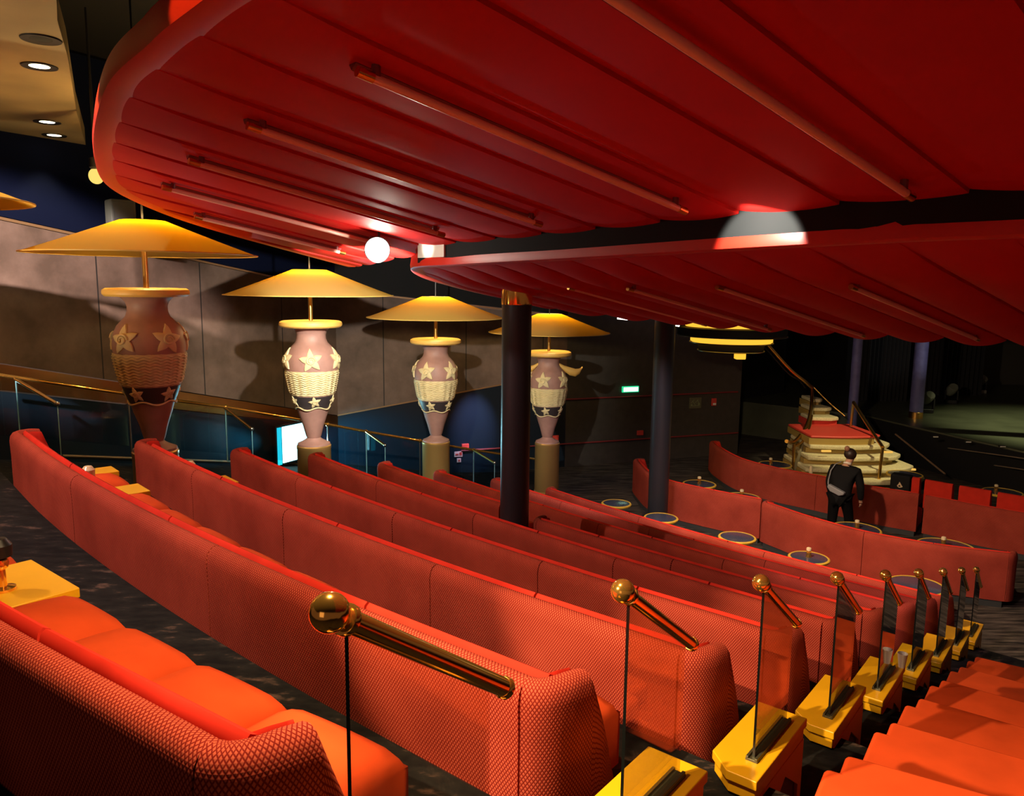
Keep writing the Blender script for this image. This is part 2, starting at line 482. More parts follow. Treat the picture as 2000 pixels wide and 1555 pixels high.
CAP = P('frosted_lamp_glass', (.72, .60, .36), .25, coat=.4)
def candle_lamp(p, label, h=.13, r=.032, group='small candle lamps on the round tables', lit=True):
    t = thing('candle_lamp', label, 'table lamp', p, group)
    MB().lathe([(r * 1.1, 0), (r * 1.1, .012), (r * .9, .02), (r * .9, h * .62), (r, h * .64), (r, h * .68)], n=16).build('stem', BRASS, t)
    MB().lathe([(r * .95, h * .68), (r * 1.02, h * .8), (r * .9, h * .95), (r * .5, h), (.001, h)], n=16).build('glass_cap', CAP, t)
    return t

def spot(loc, target, power, size, blend=.3, col=(1, .82, .6), rad=.05):
    d = bpy.data.lights.new('spot_lamp', 'SPOT'); d.energy = power; d.spot_size = R_(size); d.spot_blend = blend; d.color = col; d.shadow_soft_size = rad
    o = bpy.data.objects.new('spot_lamp', d); C.objects.link(o); o.location = loc
    o.rotation_euler = (Vector(target) - Vector(loc)).to_track_quat('-Z', 'Y').to_euler(); return o
def point(loc, power, col=(1, .8, .5), rad=.05):
    d = bpy.data.lights.new('point_lamp', 'POINT'); d.energy = power; d.color = col; d.shadow_soft_size = rad
    o = bpy.data.objects.new('point_lamp', d); C.objects.link(o); o.location = loc; return o
def area(loc, target, power, size, col=(1, .8, .6)):
    d = bpy.data.lights.new('fill_lamp', 'AREA'); d.energy = power; d.size = size; d.color = col
    o = bpy.data.objects.new('fill_lamp', d); C.objects.link(o); o.location = loc
    o.rotation_euler = (Vector(target) - Vector(loc)).to_track_quat('-Z', 'Y').to_euler(); return o

# ================================================================== THE ROWS
ORD = ['nearest', 'second', 'third', 'fourth', 'fifth', 'sixth', 'seventh', 'eighth', 'ninth']
def post_k(k):
    if k == 0: p = at(676, 1212, z=floor_z(0) + 1.25); return Vector((p.x, p.y))
    return post(k)
cA = px(375, 1475, 0); dA = (px(0, 1190, 0) - cA).normalized()
RIGHT = {0: cA, 1: px(1015, 1337, 1), 2: px(1325, 1275, 2)}
for k in range(3, 9): RIGHT[k] = post(k) + ES * .06 - ER * .41
LEFT = {0: cA + dA * 5.6, 1: px(18, 845, 1), 2: px(262, 863, 2), 3: px(450, 880, 3), 4: px(602, 889, 4), 5: px(738, 906, 5), 6: px(848, 922, 6), 7: px(960, 938, 7), 8: px(1068, 956, 8)}
PATH = {k: row_path(RIGHT[k], LEFT[k]) for k in range(9)}
G_ROWS = 'curved red banquettes of the raked rows'
ROWLAB = [
    'red net-backed banquette nearest the viewer, its orange seat cushions seen from above',
    'long red banquette second from the viewer, its wing end behind the largest glass screen',
    'red banquette third from the viewer, its far end before the first urn',
    'long red banquette fourth from the viewer, running in front of the second urn pedestal',
    'long red banquette fifth from the viewer, whose back hides the foot of the black column',
    '', 
    'red banquette seventh from the viewer, passing just beyond the black column',
    'red banquette eighth from the viewer, its pale lit back edge seen beyond the column',
    'foremost red banquette of the raked rows, facing the small round tables']
SEATGAP = {0: [(2.24, 2.86)], 1: [(5.0, 5.36), (5.92, 6.22)], 2: [(5.9, 6.3)], 3: [(2.9, 3.3)]}
for k in (0, 1, 2, 3, 4, 6, 7, 8):
    sofa('banquette', ROWLAB[k], floor_z(k), PATH[k], tables=SEATGAP.get(k, ()), cat='banquette', group=G_ROWS)
z5 = floor_z(5)
pA, pB = px(975, 985, 5), px(1047, 1017, 5)
sofa('banquette', 'short red banquette of the sixth row ending left of the black column', z5, row_path(pA, LEFT[5], .05), wings=(False, True), cat='banquette', group=G_ROWS)
sofa('banquette', 'red banquette of the sixth row starting right of the black column', z5, row_path(RIGHT[5], pB, .05), cat='banquette', group=G_ROWS)

# small fixed tables set between the seat cushions, each with its lamp
def block_table(k, a, b, label, lab_lamp=None):
    z = floor_z(k); p, t = point_on(PATH[k], (a + b) / 2); nr = Vector((t.y, -t.x))
    c = p + nr * .53; rz = math.atan2(t.y, t.x)
    r = thing('side_table', label, 'side table', (c.x, c.y, z), 'yellow tables set between the seats', rz)
    w = b - a - .03
    MB().box((0, 0, .375), (w, .52, .05)).build('table_top', YEL, r, bevel=.006)
    MB().box((0, 0, .225), (w - .04, .46, .25)).build('cabinet', YEL_BOUNCE, r, bevel=.004)
    if lab_lamp:
        l = thing('table_lamp', lab_lamp, 'table lamp', ((c.x - nr.x * .17, c.y - nr.y * .17, z + .40) if k else tuple(at(6, 1152, z=z + .40))), 'table lamps between the seats')
        MB().lathe([(.055, 0), (.055, .012), (.02, .02), (.016, .10), (.03, .11), (.034, .13), (.03, .15), (.016, .155)], n=20).build('stem', BRASS, l)
        MB().lathe([(.016, .155), (.05, .165), (.052, .22), (.03, .25), (.001, .255)], n=20).build('lamp_head', DARKMETAL if k == 0 else CAP, l)
block_table(0, 2.24, 2.86, 'yellow side table between the seats of the nearest banquette', 'dark headed brass table lamp at the left edge of the nearest banquette')
block_table(1, 5.0, 5.36, 'ochre side table right of the far seat, behind the second banquette', 'small lamp on the ochre table between the second and third banquettes')
block_table(1, 5.92, 6.22, 'brown shaded side table left of the far seat, behind the second banquette')
block_table(2, 5.9, 6.3, 'ochre side table between the third and fourth banquettes near the first urn', 'small lamp on the ochre table between the third and fourth banquettes')
block_table(3, 2.9, 3.3, 'hidden side table in front of the fourth banquette', 'small lamp whose bright tip shows over the fourth banquette back')

# ------------------------------------------------------------------ end tables with glass screens
def end_table(k, label, glabel=None):
    p = post_k(k); z = floor_z(k)
    rz = math.atan2(-ES.x, ES.y)                                   # local y runs down the aisle, x across it
    r = thing('end_table', label, 'end table', (p.x, p.y, z), 'yellow end tables with glass screens', rz)
    top = [(-.17, -.05), (-.06, -.15), (.075, -.15), (.075, .49), (-.17, .49)]
    MB().prism(top, .405, .45).build('table_top', YEL, r, bevel=.006)
    low = [(-.16, -.04), (-.055, -.135), (.065, -.135), (.065, .48), (-.16, .48)]
    MB().prism(low, .345, .403).build('apron', YEL, r, bevel=.004)
    # side panel with a house-shaped cut-out towards the floor
    side = [(-.12, .345), (.48, .345), (.48, 0), (.43, 0), (.43, .13), (.24, .27), (.05, .14), (.02, .345 - .10)]
    mb = MB(); vs = [(.052, y, zz) for y, zz in side] + [(.068, y, zz) for y, zz in side]; n = len(side)
    mb.add(vs, [tuple(range(n)), tuple(range(2 * n - 1, n - 1, -1))] + [(i, n + i, n + (i + 1) % n, (i + 1) % n) for i in range(n)])
    mb.build('side_panel', YEL_BOUNCE, r)
    nb = MB(); pent = [(.05, 0), (.43, 0), (.43, .13), (.24, .27), (.05, .14)]; n = 5
    vs = [(.035, y, zz) for y, zz in pent] + [(.050, y, zz) for y, zz in pent]
    nb.add(vs, [tuple(range(n)), tuple(range(2 * n - 1, n - 1, -1))] + [(i, n + i, n + (i + 1) % n, (i + 1) % n) for i in range(n)])
    np_ = nb.build('niche_panel', NICHE, r)
    MB().box((-.05, .22, .17), (.17, .48, .34)).build('cabinet', PLINTH, r)
    MB().lathe([(.012, 0), (.012, .008), (.001, .010)], (.05, .2, .06), 12, axis=Vector((1, 0, 0))).build('step_light', E_BULB if k == 3 else BRASS_D, np_)
    # channel, pane, rail
    ch = MB().box((0, .19, .455), (.055, .43, .012)); ch.box((-.02, .19, .464), (.012, .43, .012)); ch.box((.02, .19, .464), (.012, .43, .012))
    ch.build('glass_channel', SLOTM, r, bevel=.002)
    y0, y1, zb, za, zc = 0.0, .40, .455, 1.235, .95
    t = .0055
    g = MB(); vs = [(-t, y0, zb), (-t, y1, zb), (-t, y1, zc), (-t, y0, za), (t, y0, zb), (t, y1, zb), (t, y1, zc), (t, y0, za)]
    g.add(vs, [(0, 1, 2, 3), (4, 7, 6, 5)], mi=0)
    g.add(vs, [(0, 3, 7, 4)], mi=1)
    g.add(vs, [(1, 5, 6, 2), (3, 2, 6, 7)], mi=0)
    g.build('glass_panel', [GLASS, GLASS_EDGE], r, smooth=0)
    a = Vector((0, -.012, 1.26)); b = Vector((0, .46, .925)); d = (b - a).normalized()
    rail = MB().tube([a + d * .02, b], .0225, 24).build('handrail', BRASS, r)
    MB().ball(a - d * .03, .037, 28, 18).build('ball_finial', BRASS, rail)
    MB().lathe([(.024, -.006), (.030, -.003), (.031, .004), (.030, .010), (.024, .013)], a + d * .012, 24, axis=d).build('collar', BRASS, rail)
    MB().lathe([(.0235, -.012), (.026, -.008), (.026, .004), (.02, .010), (.001, .012)], b, 24, axis=d).build('end_cap', BRASS, rail)
    return r
side_of = ['nearest the viewer, with the largest brass ball', 'second from the viewer, beside the second banquette end', 'third from the viewer, beside the third banquette end',
           'fourth from the viewer, a lit lamp at its foot', 'fifth from the viewer, bearing the white plastic cup', 'sixth from the viewer, just beyond the plastic cup',
           'third from the far end of the line', 'next to last of the line', 'last of the line, on the striped carpet']
for k in range(9): end_table(k, 'yellow end table with glass screen, ' + side_of[k])
cp = post(4) + ES * .450 + ER * .056
cup = thing('plastic_cup', 'white plastic cup left standing on a yellow end table', 'cup', (cp.x, cp.y, floor_z(4) + .45))
MB().lathe([(.022, 0), (.034, .10), (.036, .104), (.034, .106), (.032, .10), (.020, .004), (.001, .004)], n=24).build('cup_body', WHITEP, cup)

# ------------------------------------------------------------------ benches across the aisle
BEN = [((1652, 1471), (1960, 1557)), ((1740, 1407), (2000, 1480)), ((1795, 1361), (2000, 1419)), ((1839, 1326), (2000, 1370)), ((1875, 1300), (2000, 1333)), ((1905, 1281), (2000, 1303))]
BLAB = ['nearest of the wide orange-red bench seats across the aisle, cut by the frame', 'second wide orange-red bench seat across the aisle, with the ball-shaped rail shadow', 'third wide orange-red bench seat across the aisle, with a slanting rail shadow',
        'fourth wide orange-red bench seat across the aisle', 'fifth wide orange-red bench seat across the aisle', 'farthest wide orange-red bench seat across the aisle, beside the striped carpet']
def flat(v): return (v.x, v.y)
for j, (a, b) in enumerate(BEN):
    k = j + 1; z = floor_z(k); A = at(*a, z=z + .44); B = at(*b, z=z + .44)
    d = Vector((B.x - A.x, B.y - A.y)).normalized(); n = Vector((d.y, -d.x))
    if n.dot(ES) > 0: n = -n                                        # towards the viewer
    n = (n * .8 - ES * .45).normalized()
    A = Vector((A.x, A.y)); W = 3.2
    r = thing('bench', BLAB[j], 'bench', (A.x, A.y, z), 'orange-red bench seats across the aisle')
    def quad(o0, o1, n0, n1): return [A + d * o0 + n * n1, A + d * o0 + n * n0, A + d * o1 + n * n0, A + d * o1 + n * n1]
    ol = [A, A + d * W, A + d * W + n * .80, A - d * .05 + n * .80, A - d * .05 + n * .13, A + n * .13]
    MB().prism([flat(v) for v in reversed(ol)], z + .34, z + .44).build('seat_cushion', SEAT, r, (A.x, A.y, z), bevel=.022, seg=3)
    q = quad(.03, W, .25, .74); MB().prism([flat(q[0]), flat(q[3]), flat(q[2]), flat(q[1])], z, z + .338).build('base', REDP, r, (A.x, A.y, z))

# ------------------------------------------------------------------ floors
fl = MB().prism([(-14, -3), (26, -3), (26, 34), (-14, 34)], -.2, 0).build('floor', CARPET_L, smooth=0)
tag(fl, kind='structure')
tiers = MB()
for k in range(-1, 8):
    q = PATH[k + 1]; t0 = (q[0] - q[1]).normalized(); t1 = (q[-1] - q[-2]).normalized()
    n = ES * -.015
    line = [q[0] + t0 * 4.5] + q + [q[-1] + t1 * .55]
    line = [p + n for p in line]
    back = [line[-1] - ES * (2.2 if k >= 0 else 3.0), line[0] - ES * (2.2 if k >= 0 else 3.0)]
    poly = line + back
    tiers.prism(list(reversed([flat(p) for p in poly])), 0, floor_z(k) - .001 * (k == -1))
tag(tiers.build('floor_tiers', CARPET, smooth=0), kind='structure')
ST = [((-6.4, 6.2), (-10.0, 6.6), 2.5), ((-4.55, 8.5), (-7.35, 10.8), 1.95), ((-3.55, 10.4), (-6.2, 12.8), 1.42), ((-2.7, 12.1), (-5.0, 15.0), .88), ((-1.7, 13.3), (-3.8, 17.1), .45), ((-.5, 14.3), (-1.6, 17.7), .12), ((.6, 15.0), (.7, 18.3), .004)]
rp = MB()
for (i0, o0, za), (i1, o1, zb) in zip(ST[:-1], ST[1:]):
    rp.add([(*i0, za), (*o0, za), (*o1, zb), (*i1, zb), (*i0, -.1), (*o0, -.1), (*o1, -.1), (*i1, -.1)],
           [(0, 1, 2, 3), (7, 6, 5, 4), (0, 3, 7, 4), (1, 5, 6, 2), (0, 4, 5, 1), (3, 2, 6, 7)])
tag(rp.build('floor_ramp', CARPET, smooth=0), kind='structure')

# ------------------------------------------------------------------ canopies under the balconies
CU = Vector((.751, .66)); SL = -.18266
def ct(s, t): return Vector((CU.x * s - CU.y * t, CU.y * s + CU.x * t))
def lerp_tab(tab, x):
    if x <= tab[0][0]: return tab[0][1]
    for (a, b), (c, d) in zip(tab[:-1], tab[1:]):
        if x <= c: return b + (d - b) * (x - a) / (c - a)
    return tab[-1][1]
def smooth(x): x = max(0, min(1, x)); return x * x * (3 - 2 * x)
class Canopy:
    def __init__(s, a, pitch, ph, A, B, smin, smax, t0, t1, fade0, fade1):
        s.a, s.pitch, s.ph, s.A, s.B, s.smin, s.smax, s.t0, s.t1, s.f0, s.f1 = a, pitch, ph, A, B, smin, smax, t0, t1, fade0, fade1
    def z(s, S, t, pleat=True):
        z = s.a + SL * S
        if not pleat: return z
        lo, hi = lerp_tab(s.smin, t), lerp_tab(s.smax, t)
        w = smooth((S - lo) / s.f0) * (smooth((hi - S) / s.f1) if s.f1 else 1) * smooth((s.t1 - t) / .5)
        f = ((t - s.ph) / s.pitch) % 1.0
        return z - w * (s.A * math.sin(PI * f) ** .8 + s.B * (1 - f))
    def build(s, root, org):
        mb = MB(); nt = int((s.t1 - s.t0) / s.pitch * 14); ns = 22
        ts = [s.t0 + (s.t1 - s.t0) * i / nt for i in range(nt + 1)]
        # put a sharp edge exactly at each pleat
        e = 1e-3; k = math.ceil((s.t0 - s.ph) / s.pitch)
        while s.ph + k * s.pitch < s.t1:
            ts += [s.ph + k * s.pitch - e, s.ph + k * s.pitch + e]; k += 1
        ts = sorted(ts); lo = []; up = []
        for t in ts:
            a, b = lerp_tab(s.smin, t), lerp_tab(s.smax, t)
            for j in range(ns + 1):
                S = a + (b - a) * j / ns; p = ct(S, t)
                lo.append((p.x, p.y, s.z(S, t))); up.append((p.x, p.y, s.z(S, t, False) + .16))
        n = len(ts); N = n * (ns + 1); fs = []
        for i in range(n - 1):
            for j in range(ns):
                q = i * (ns + 1) + j
                fs.append((q, q + ns + 1, q + ns + 2, q + 1))
        mb.add(lo, fs)
        m2 = MB(); 
        rim = [i * (ns + 1) for i in range(n)] + [(n - 1) * (ns + 1) + j for j in range(1, ns + 1)] + [i * (ns + 1) + ns for i in range(n - 2, -1, -1)] + [j for j in range(ns - 1, 0, -1)]
        fs2 = [tuple(q for q in f) for f in fs] ; m2.add(up, fs2)
        mb.build('pleated_soffit', CANOPY, root, org, smooth=40)
        e = MB(); V = lo + up
        e.add(V, [(rim[i], rim[(i + 1) % len(rim)], N + rim[(i + 1) % len(rim)], N + rim[i]) for i in range(len(rim))])
        e.build('edge_band', CANOPY, root, org, smooth=40)
        m2.build('upper_deck', BLACK, root, org, smooth=0)
    def rim(s, root, org, pts, w=.15, h=.13, drop=.02):
        """rounded fascia lip following (s, t) points"""
        path, _ = spline([tuple(p) for p in pts], .1)
        P3 = []
        for i, q in enumerate(path):
            p = ct(q.x, q.y); P3.append((p, s.a + SL * q.x))
        T = frames([p for p, _ in P3]); prof = [(-.005, -drop), (-.03, -drop + .012), (-.035, .03), (-.02, h), (.02, h + .01), (w * .6, .04), (w, .02), (w, -drop + .005), (w - .01, -drop)]
        mb = MB(); vs = []; fs = []; m = len(prof)
        for (p, z), t in zip(P3, T):
            nr = Vector((t.y, -t.x))
            for n, zz in prof: vs.append((p.x + nr.x * n, p.y + nr.y * n, z + zz))
        for i in range(len(P3) - 1):
            for j in range(m): fs.append((i * m + j, (i + 1) * m + j, (i + 1) * m + (j + 1) % m, i * m + (j + 1) % m))
        fs += [tuple(range(m)), tuple(range((len(P3) - 1) * m, len(P3) * m))]
        mb.add(vs, fs).build('fascia_lip', RIM, root, org, smooth=50)

C1 = Canopy(5.744, .665, .13, .022, .020,
            [(-3.5, 1.25), (0, 1.15), (3.06, 1.18), (3.8, 1.20), (4.77, 1.27), (6.5, 1.62), (8.05, 2.09), (8.9, 2.72), (9.4, 3.5), (9.75, 4.8), (9.95, 5.60)],
            [(-3.5, 4.25), (1.24, 4.245), (1.96, 4.254), (2.79, 4.30), (4.6, 4.58), (7.92, 5.16), (9.3, 5.52), (9.95, 5.66)], -3.5, 9.95, .5, 0)
C2 = Canopy(5.532, .545, .20, .075, .022,
            [(-3.5, 4.25), (1.22, 4.24), (2.0, 4.27), (3.0, 4.36), (4.5, 4.51), (6.1, 4.66), (6.9, 4.74), (7.3, 4.95), (7.65, 5.35), (7.8, 5.9)],
            [(-3.5, 8.0), (1.5, 8.06), (2.2, 8.1), (3.66, 8.18), (4.78, 8.08), (6.0, 7.85), (6.7, 7.6), (7.3, 7.22), (7.65, 6.9), (7.8, 6.5)], -3.5, 7.8, .7, 0)
org1 = ct(2.8, 3).to_3d() + Vector((0, 0, 5.3)); org2 = ct(6, 3).to_3d() + Vector((0, 0, 4.5))
K1 = thing('canopy', 'large upper red pleated canopy overhead, its rounded end over the first urn', 'canopy', org1)
C1.build(K1, org1)
C1.rim(K1, org1, [(1.25, -3.5), (1.17, 0), (1.18, 3.06), (1.20, 3.8), (1.27, 4.77), (1.62, 6.5), (2.09, 8.05), (2.72, 8.9), (3.5, 9.4), (4.8, 9.75), (5.62, 9.93)])
K2 = thing('canopy', 'lower red pleated canopy with a scalloped front edge, above the black column', 'canopy', org2)
C2.build(K2, org2)
C2.rim(K2, org2, [(4.25, -3.5), (4.24, 1.22), (4.27, 2.0), (4.36, 3.0), (4.51, 4.5), (4.66, 6.1), (4.74, 6.9), (4.95, 7.3), (5.35, 7.65), (5.9, 7.8), (6.5, 7.8), (6.9, 7.65), (7.22, 7.3)], w=.13, h=.12)
# a pale panel closes the upstand's far end
pw = MB(); vs = []
for t_ in (6.30, 6.45, 6.62, 6.80):
    a_ = ct(lerp_tab([(4.5, 4.47), (6.1, 4.61), (6.85, 4.66)], t_), t_); b_ = ct(lerp_tab([(4.5, 4.47), (6.1, 4.61), (6.85, 4.66)], t_) + .02, t_)
    z = 5.532 + SL * 4.63; vs += [(a_.x, a_.y, z + .06), (a_.x, a_.y, z + .40), (b_.x, b_.y, z + .40), (b_.x, b_.y, z + .06)]
pw.add(vs, [(i * 4 + j, i * 4 + 4 + j, i * 4 + 4 + (j + 1) % 4, i * 4 + (j + 1) % 4) for i in range(3) for j in range(4)] + [(0, 1, 2, 3), (12, 13, 14, 15)])
tag(pw.build('trim_9', WHITEP, smooth=40), kind='structure')
# the dark upstand between the two
up = MB(); pts = [(4.22, -3.5), (4.21, 1.22), (4.24, 2.0), (4.33, 3.0), (4.48, 4.5), (4.63, 6.1), (4.69, 6.85)]
path, _ = spline(pts, .15); vs = []; fs = []
for q in path:
    p = ct(q.x, q.y); p2 = ct(q.x + .1, q.y); z = 5.532 + SL * q.x
    vs += [(p.x, p.y, z + .02), (p.x, p.y, z + .95), (p2.x, p2.y, z + .95), (p2.x, p2.y, z + .02)]
for i in range(len(path) - 1):
    for j in range(4): fs.append((i * 4 + j, i * 4 + 4 + j, i * 4 + 4 + (j + 1) % 4, i * 4 + (j + 1) % 4))
fs += [(0, 1, 2, 3), tuple(range(len(vs) - 4, len(vs)))]
tag(up.add(vs, fs).build('wall_upstand', RISER, smooth=40), kind='structure')

def tube_light(can, t, s0, s1, label, group, thick=.02):
    m = (s0 + s1) / 2; p = ct(m, t); org = Vector((p.x, p.y, can.z(m, t)))
    r = thing('tube_light_ceiling_mount', label, 'tube light', org, group)
    def pt(s, dz, dt=0):
        q = ct(s, t + dt); return Vector((q.x, q.y, can.a + SL * s + dz))
    dz = -.085
    MB().tube([pt(s0 + .07, dz), pt(s1 - .07, dz)], thick, 16).build('tube', TUBEM, r, org)
    for a, b in ((s0, s0 + .075), (s1 - .075, s1)): MB().tube([pt(a, dz), pt(b, dz)], thick * 1.12, 16).build('end_cap', BRASS_D, r, org)
    for a in (s0 + .09, s1 - .10):
        mb = MB(); A = pt(a, dz + .01); mb.tube([A, A + Vector((0, 0, .09))], .02, 8); mb.build('mounting_clip', BEDGE, r, org)
    mb = MB(); a, b = pt(s0 + .02, -.035, .07), pt(s1 - .02, -.035, .07)
    mb.tube([a, b], .028, 4); mb.build('gear_tray', BEDGE, r, org)
    return r
G1, G2 = 'tube lights under the upper canopy', 'tube lights under the lower canopy'
T1 = [(.30, 1.75, 3.95, 'tube light at the right edge under the upper canopy, cut by the frame'), (1.635, 1.2, 3.99, 'largest slanting tube light under the upper canopy, entering from the top of the frame'), (2.93, 1.715, 3.95, 'long tube light under the upper canopy with a bright brass cap at its upper end'),
      (4.26, 1.81, 4.01, 'second longest complete tube light under the upper canopy, with a blue-white glint'), (5.61, 1.96, 4.12, 'tube light under the upper canopy ending just above the glaring spotlight'), (6.95, 2.2, 4.3, 'faint tube light low under the upper canopy, second from its rounded end'), (8.2, 2.9, 4.6, 'faintest tube light, closest to the rounded end of the upper canopy')]
for t, a, b, l in T1: tube_light(C1, t, a, b, l, G1)
T2 = [(2.47, 5.18, 7.66, 'rightmost tube light under the lower canopy, its cap glowing orange'), (3.58, 5.27, 7.87, 'second tube light from the right under the lower canopy'), (4.6, 5.4, 7.83, 'third tube light from the right under the lower canopy'), (5.35, 5.41, 7.7, 'fourth and faintest tube light under the lower canopy, above the dark blue column')]
for t, a, b, l in T2: tube_light(C2, t, a, b, l, G2, .017)

# ------------------------------------------------------------------ columns
c1p = at(1010, 567, Y=8.78)
def column(p, r, z0, z1, mat, label, cap=True, base=False, name='round_column'):
    o = thing(name, label, 'column', (p.x, p.y, z0))
    MB().lathe([(r, 0), (r, z1 - z0)], n=40).build('shaft', mat, o)
    if cap: MB().lathe([(r * 1.02, z1 - z0 - .17), (r * 1.03, z1 - z0 - .16), (r * 1.03, z1 - z0 + .03), (r * .9, z1 - z0 + .03)], n=40).build('brass_collar', BRASS, o)
    if base: MB().lathe([(r * 1.05, 0), (r * 1.05, .16), (r * 1.0, .17)], n=40).build('base_ring', BRASS_D, o)
    return o
column(c1p, .167, floor_z(4), 4.43, COLUMN, 'round black column with a brass collar standing in the sixth row')
c2p = at(1285, 985, Y=14.1)
column(c2p, .185, 0, 4.25, COLUMN, 'round dark blue-black column between the round tables, no collar visible', cap=False)

# ================================================================== THE URN LAMPS
VP = [(.10, .10), (.118, .14), (.158, .298), (.213, .463), (.250, .596), (.288, .70), (.318, .794), (.342, .90), (.365, 1.02), (.388, 1.15), (.397, 1.22), (.392, 1.31), (.375, 1.40), (.338, 1.48), (.285, 1.54), (.243, 1.585), (.222, 1.64), (.218, 1.70), (.235, 1.755), (.275, 1.80), (.30, 1.815)]
def vr(z):
    for (a, b), (c, d) in zip(VP[:-1], VP[1:]):
        if z <= d: return a + (c - a) * (z - b) / (d - b)
    return VP[-1][0]
def star_mesh(mb, th, zc, R, lift, tilt=0.0, n=5, inner=.47):
    """a five-armed starfish relief lying on the urn's skin"""
    pts = []; seg = 4
    for i in range(n * 2):
        a0 = PI / 2 + i * PI / n + tilt; a1 = PI / 2 + (i + 1) * PI / n + tilt
        r0, r1 = (R, R * inner) if i % 2 == 0 else (R * inner, R)
        for k in range(seg):
            f = k / seg; r = r0 + (r1 - r0) * (f ** (.7 if i % 2 == 0 else 1.45)); a = a0 + (a1 - a0) * f; pts.append((r * math.cos(a), r * math.sin(a)))
    def on(u, v, l):
        z = zc + v; r = vr(z) + l; t = th + u / max(.1, vr(zc)); return (r * math.cos(t), r * math.sin(t), z)
    m = len(pts); vs = [on(u, v, -.01) for u, v in pts] + [on(u * .96, v * .96, lift * .6) for u, v in pts] + [on(u * .6, v * .6, lift) for u, v in pts] + [on(0, 0, lift)]
    fs = []
    for i in range(m):
        j = (i + 1) % m
        fs += [(i, j, m + j, m + i), (m + i, m + j, 2 * m + j, 2 * m + i), (2 * m + i, 2 * m + j, 3 * m)]
    mb.add(vs, fs)
    sp = [on(R * .36 * (1 - q / 34) * math.cos(q * .42), R * .36 * (1 - q / 34) * math.sin(q * .42), lift + .004) for q in range(26)]
    mb.tube(sp, R * .075, 6)
def urn_lamp(loc, label, ped, turn=0.0, fins=False, shade_r=1.25):
    """loc: foot of the pedestal; ped: pedestal height"""
    r = thing('urn_lamp', label, 'lamp', loc, 'giant urn lamps along the side aisle', turn)
    z0 = ped
    def L(prof): return [(a, b + z0) for a, b in prof]
    p = MB().lathe([(.268, 0), (.268, .05), (.257, .06), (.257, z0 - .07), (.262, z0 - .06), (.262, z0 - .02), (.25, z0 - .005)], n=40).build('pedestal', GOLDPED, r)
    MB().lathe(L([(.25, -.005), (.245, .02), (.18, .05), (.12, .085), (.10, .11)]), n=40).build('pedestal_cap', VASE, p)
    body = MB().lathe(L(VP), n=56).build('urn_body', VASE, r, smooth=60)
    # dark band with small stars
    bz = [.585 + i * .019 for i in range(11)]
    MB().lathe(L([(vr(z) + .006, z) for z in bz]), n=56).build('dark_band', VASE_D, body)
    # basket-weave band: fluted, with wavy ridges
    nz, na = 88, 192; zb, zt = .79, 1.165; vs = []; fs = []
    for i in range(nz + 1):
        v = i / nz; 
        for k in range(na):
            a = 2 * PI * k / na; z = zb + (zt - zb) * v
            ph = v * 11 + .42 * math.sin(a * 20)
            rr = vr(z) + .006 + .020 * max(0, math.sin(2 * PI * ph)) * min(1, 8 * v, 8 * (1 - v)) + .006 * abs(math.cos(a * 8))
            vs.append((rr * math.cos(a), rr * math.sin(a), z + z0 + .004 * math.sin(a * 20)))
    for i in range(nz):
        for k in range(na): q = i * na + k; w = i * na + (k + 1) % na; fs.append((q, w, w + na, q + na))
    fs += [tuple(range(na - 1, -1, -1)), tuple(range(nz * na, (nz + 1) * na))]
    MB().add(vs, fs).build('woven_band', CREAM, body, smooth=70)
    # wavy edging under the dark band
    MB().tube([((vr(.59) + .012) * math.cos(a), (vr(.59) + .012) * math.sin(a), z0 + .585 + .02 * math.sin(a * 5)) for a in [2 * PI * i / 90 for i in range(91)]], .011, 8, caps=False).build('wavy_edging', CREAM, body)
    for i in range(5):
        mb = MB(); star_mesh(mb, 2 * PI * i / 5, 1.335, .185, .034, .12 * (-1) ** i)
        mb.v = [v + Vector((0, 0, z0)) for v in mb.v]; mb.build('starfish', CREAM, body, smooth=50)
        mb = MB(); star_mesh(mb, 2 * PI * (i + .1) / 5, .69, .10, .024, .2)
        mb.v = [v + Vector((0, 0, z0)) for v in mb.v]; mb.build('small_starfish', CREAM, body, smooth=50)
    MB().lathe(L([(.29, 1.812), (.44, 1.818), (.465, 1.84), (.470, 1.865), (.462, 1.895), (.43, 1.912), (.30, 1.916), (.05, 1.916)]), n=56).build('rim_disc', RIMGOLD, r)
    MB().tube([(0, 0, z0 + 1.9), (0, 0, z0 + 2.58)], .032, 16).build('stem', BRASS_D, r)
    sb, stp = z0 + 2.30, z0 + 2.68
    sh = MB(); R1, R0 = shade_r, .25; N = 96; rows = 14; vs = []; fs = []
    def ring(off):
        for i in range(rows + 1):
            f = i / rows; rr = R1 + (R0 - R1) * f; zz = sb + (stp - sb) * (f ** 1.04) + off
            for k in range(N):
                a = 2 * PI * k / N; q = rr * (1 - .012 * (1 - abs(math.cos(a * 6))) * (1 - f)); vs.append((q * math.cos(a), q * math.sin(a), zz))
    ring(0)
    for i in range(rows):
        for k in range(N): q = i * N + k; w = i * N + (k + 1) % N; fs.append((q, w, w + N, q + N))
    s = sh.add(vs, fs).build('lamp_shade', SHADE, r, smooth=50)
    MB().tube([(R1 * math.cos(2 * PI * i / 64), R1 * math.sin(2 * PI * i / 64), sb) for i in range(65)], .007, 8, caps=False).build('shade_hem', RIMGOLD, s)
    MB().tube([(0, 0, stp - .1), (0, 0, stp + 2.6)], .011, 8).build('suspension_rod', DARKMETAL, r)
    MB().ball((.07, 0, z0 + 2.46), .045, 16, 10, (1, 1, 1.3)).build('bulb', E_BULB, r)
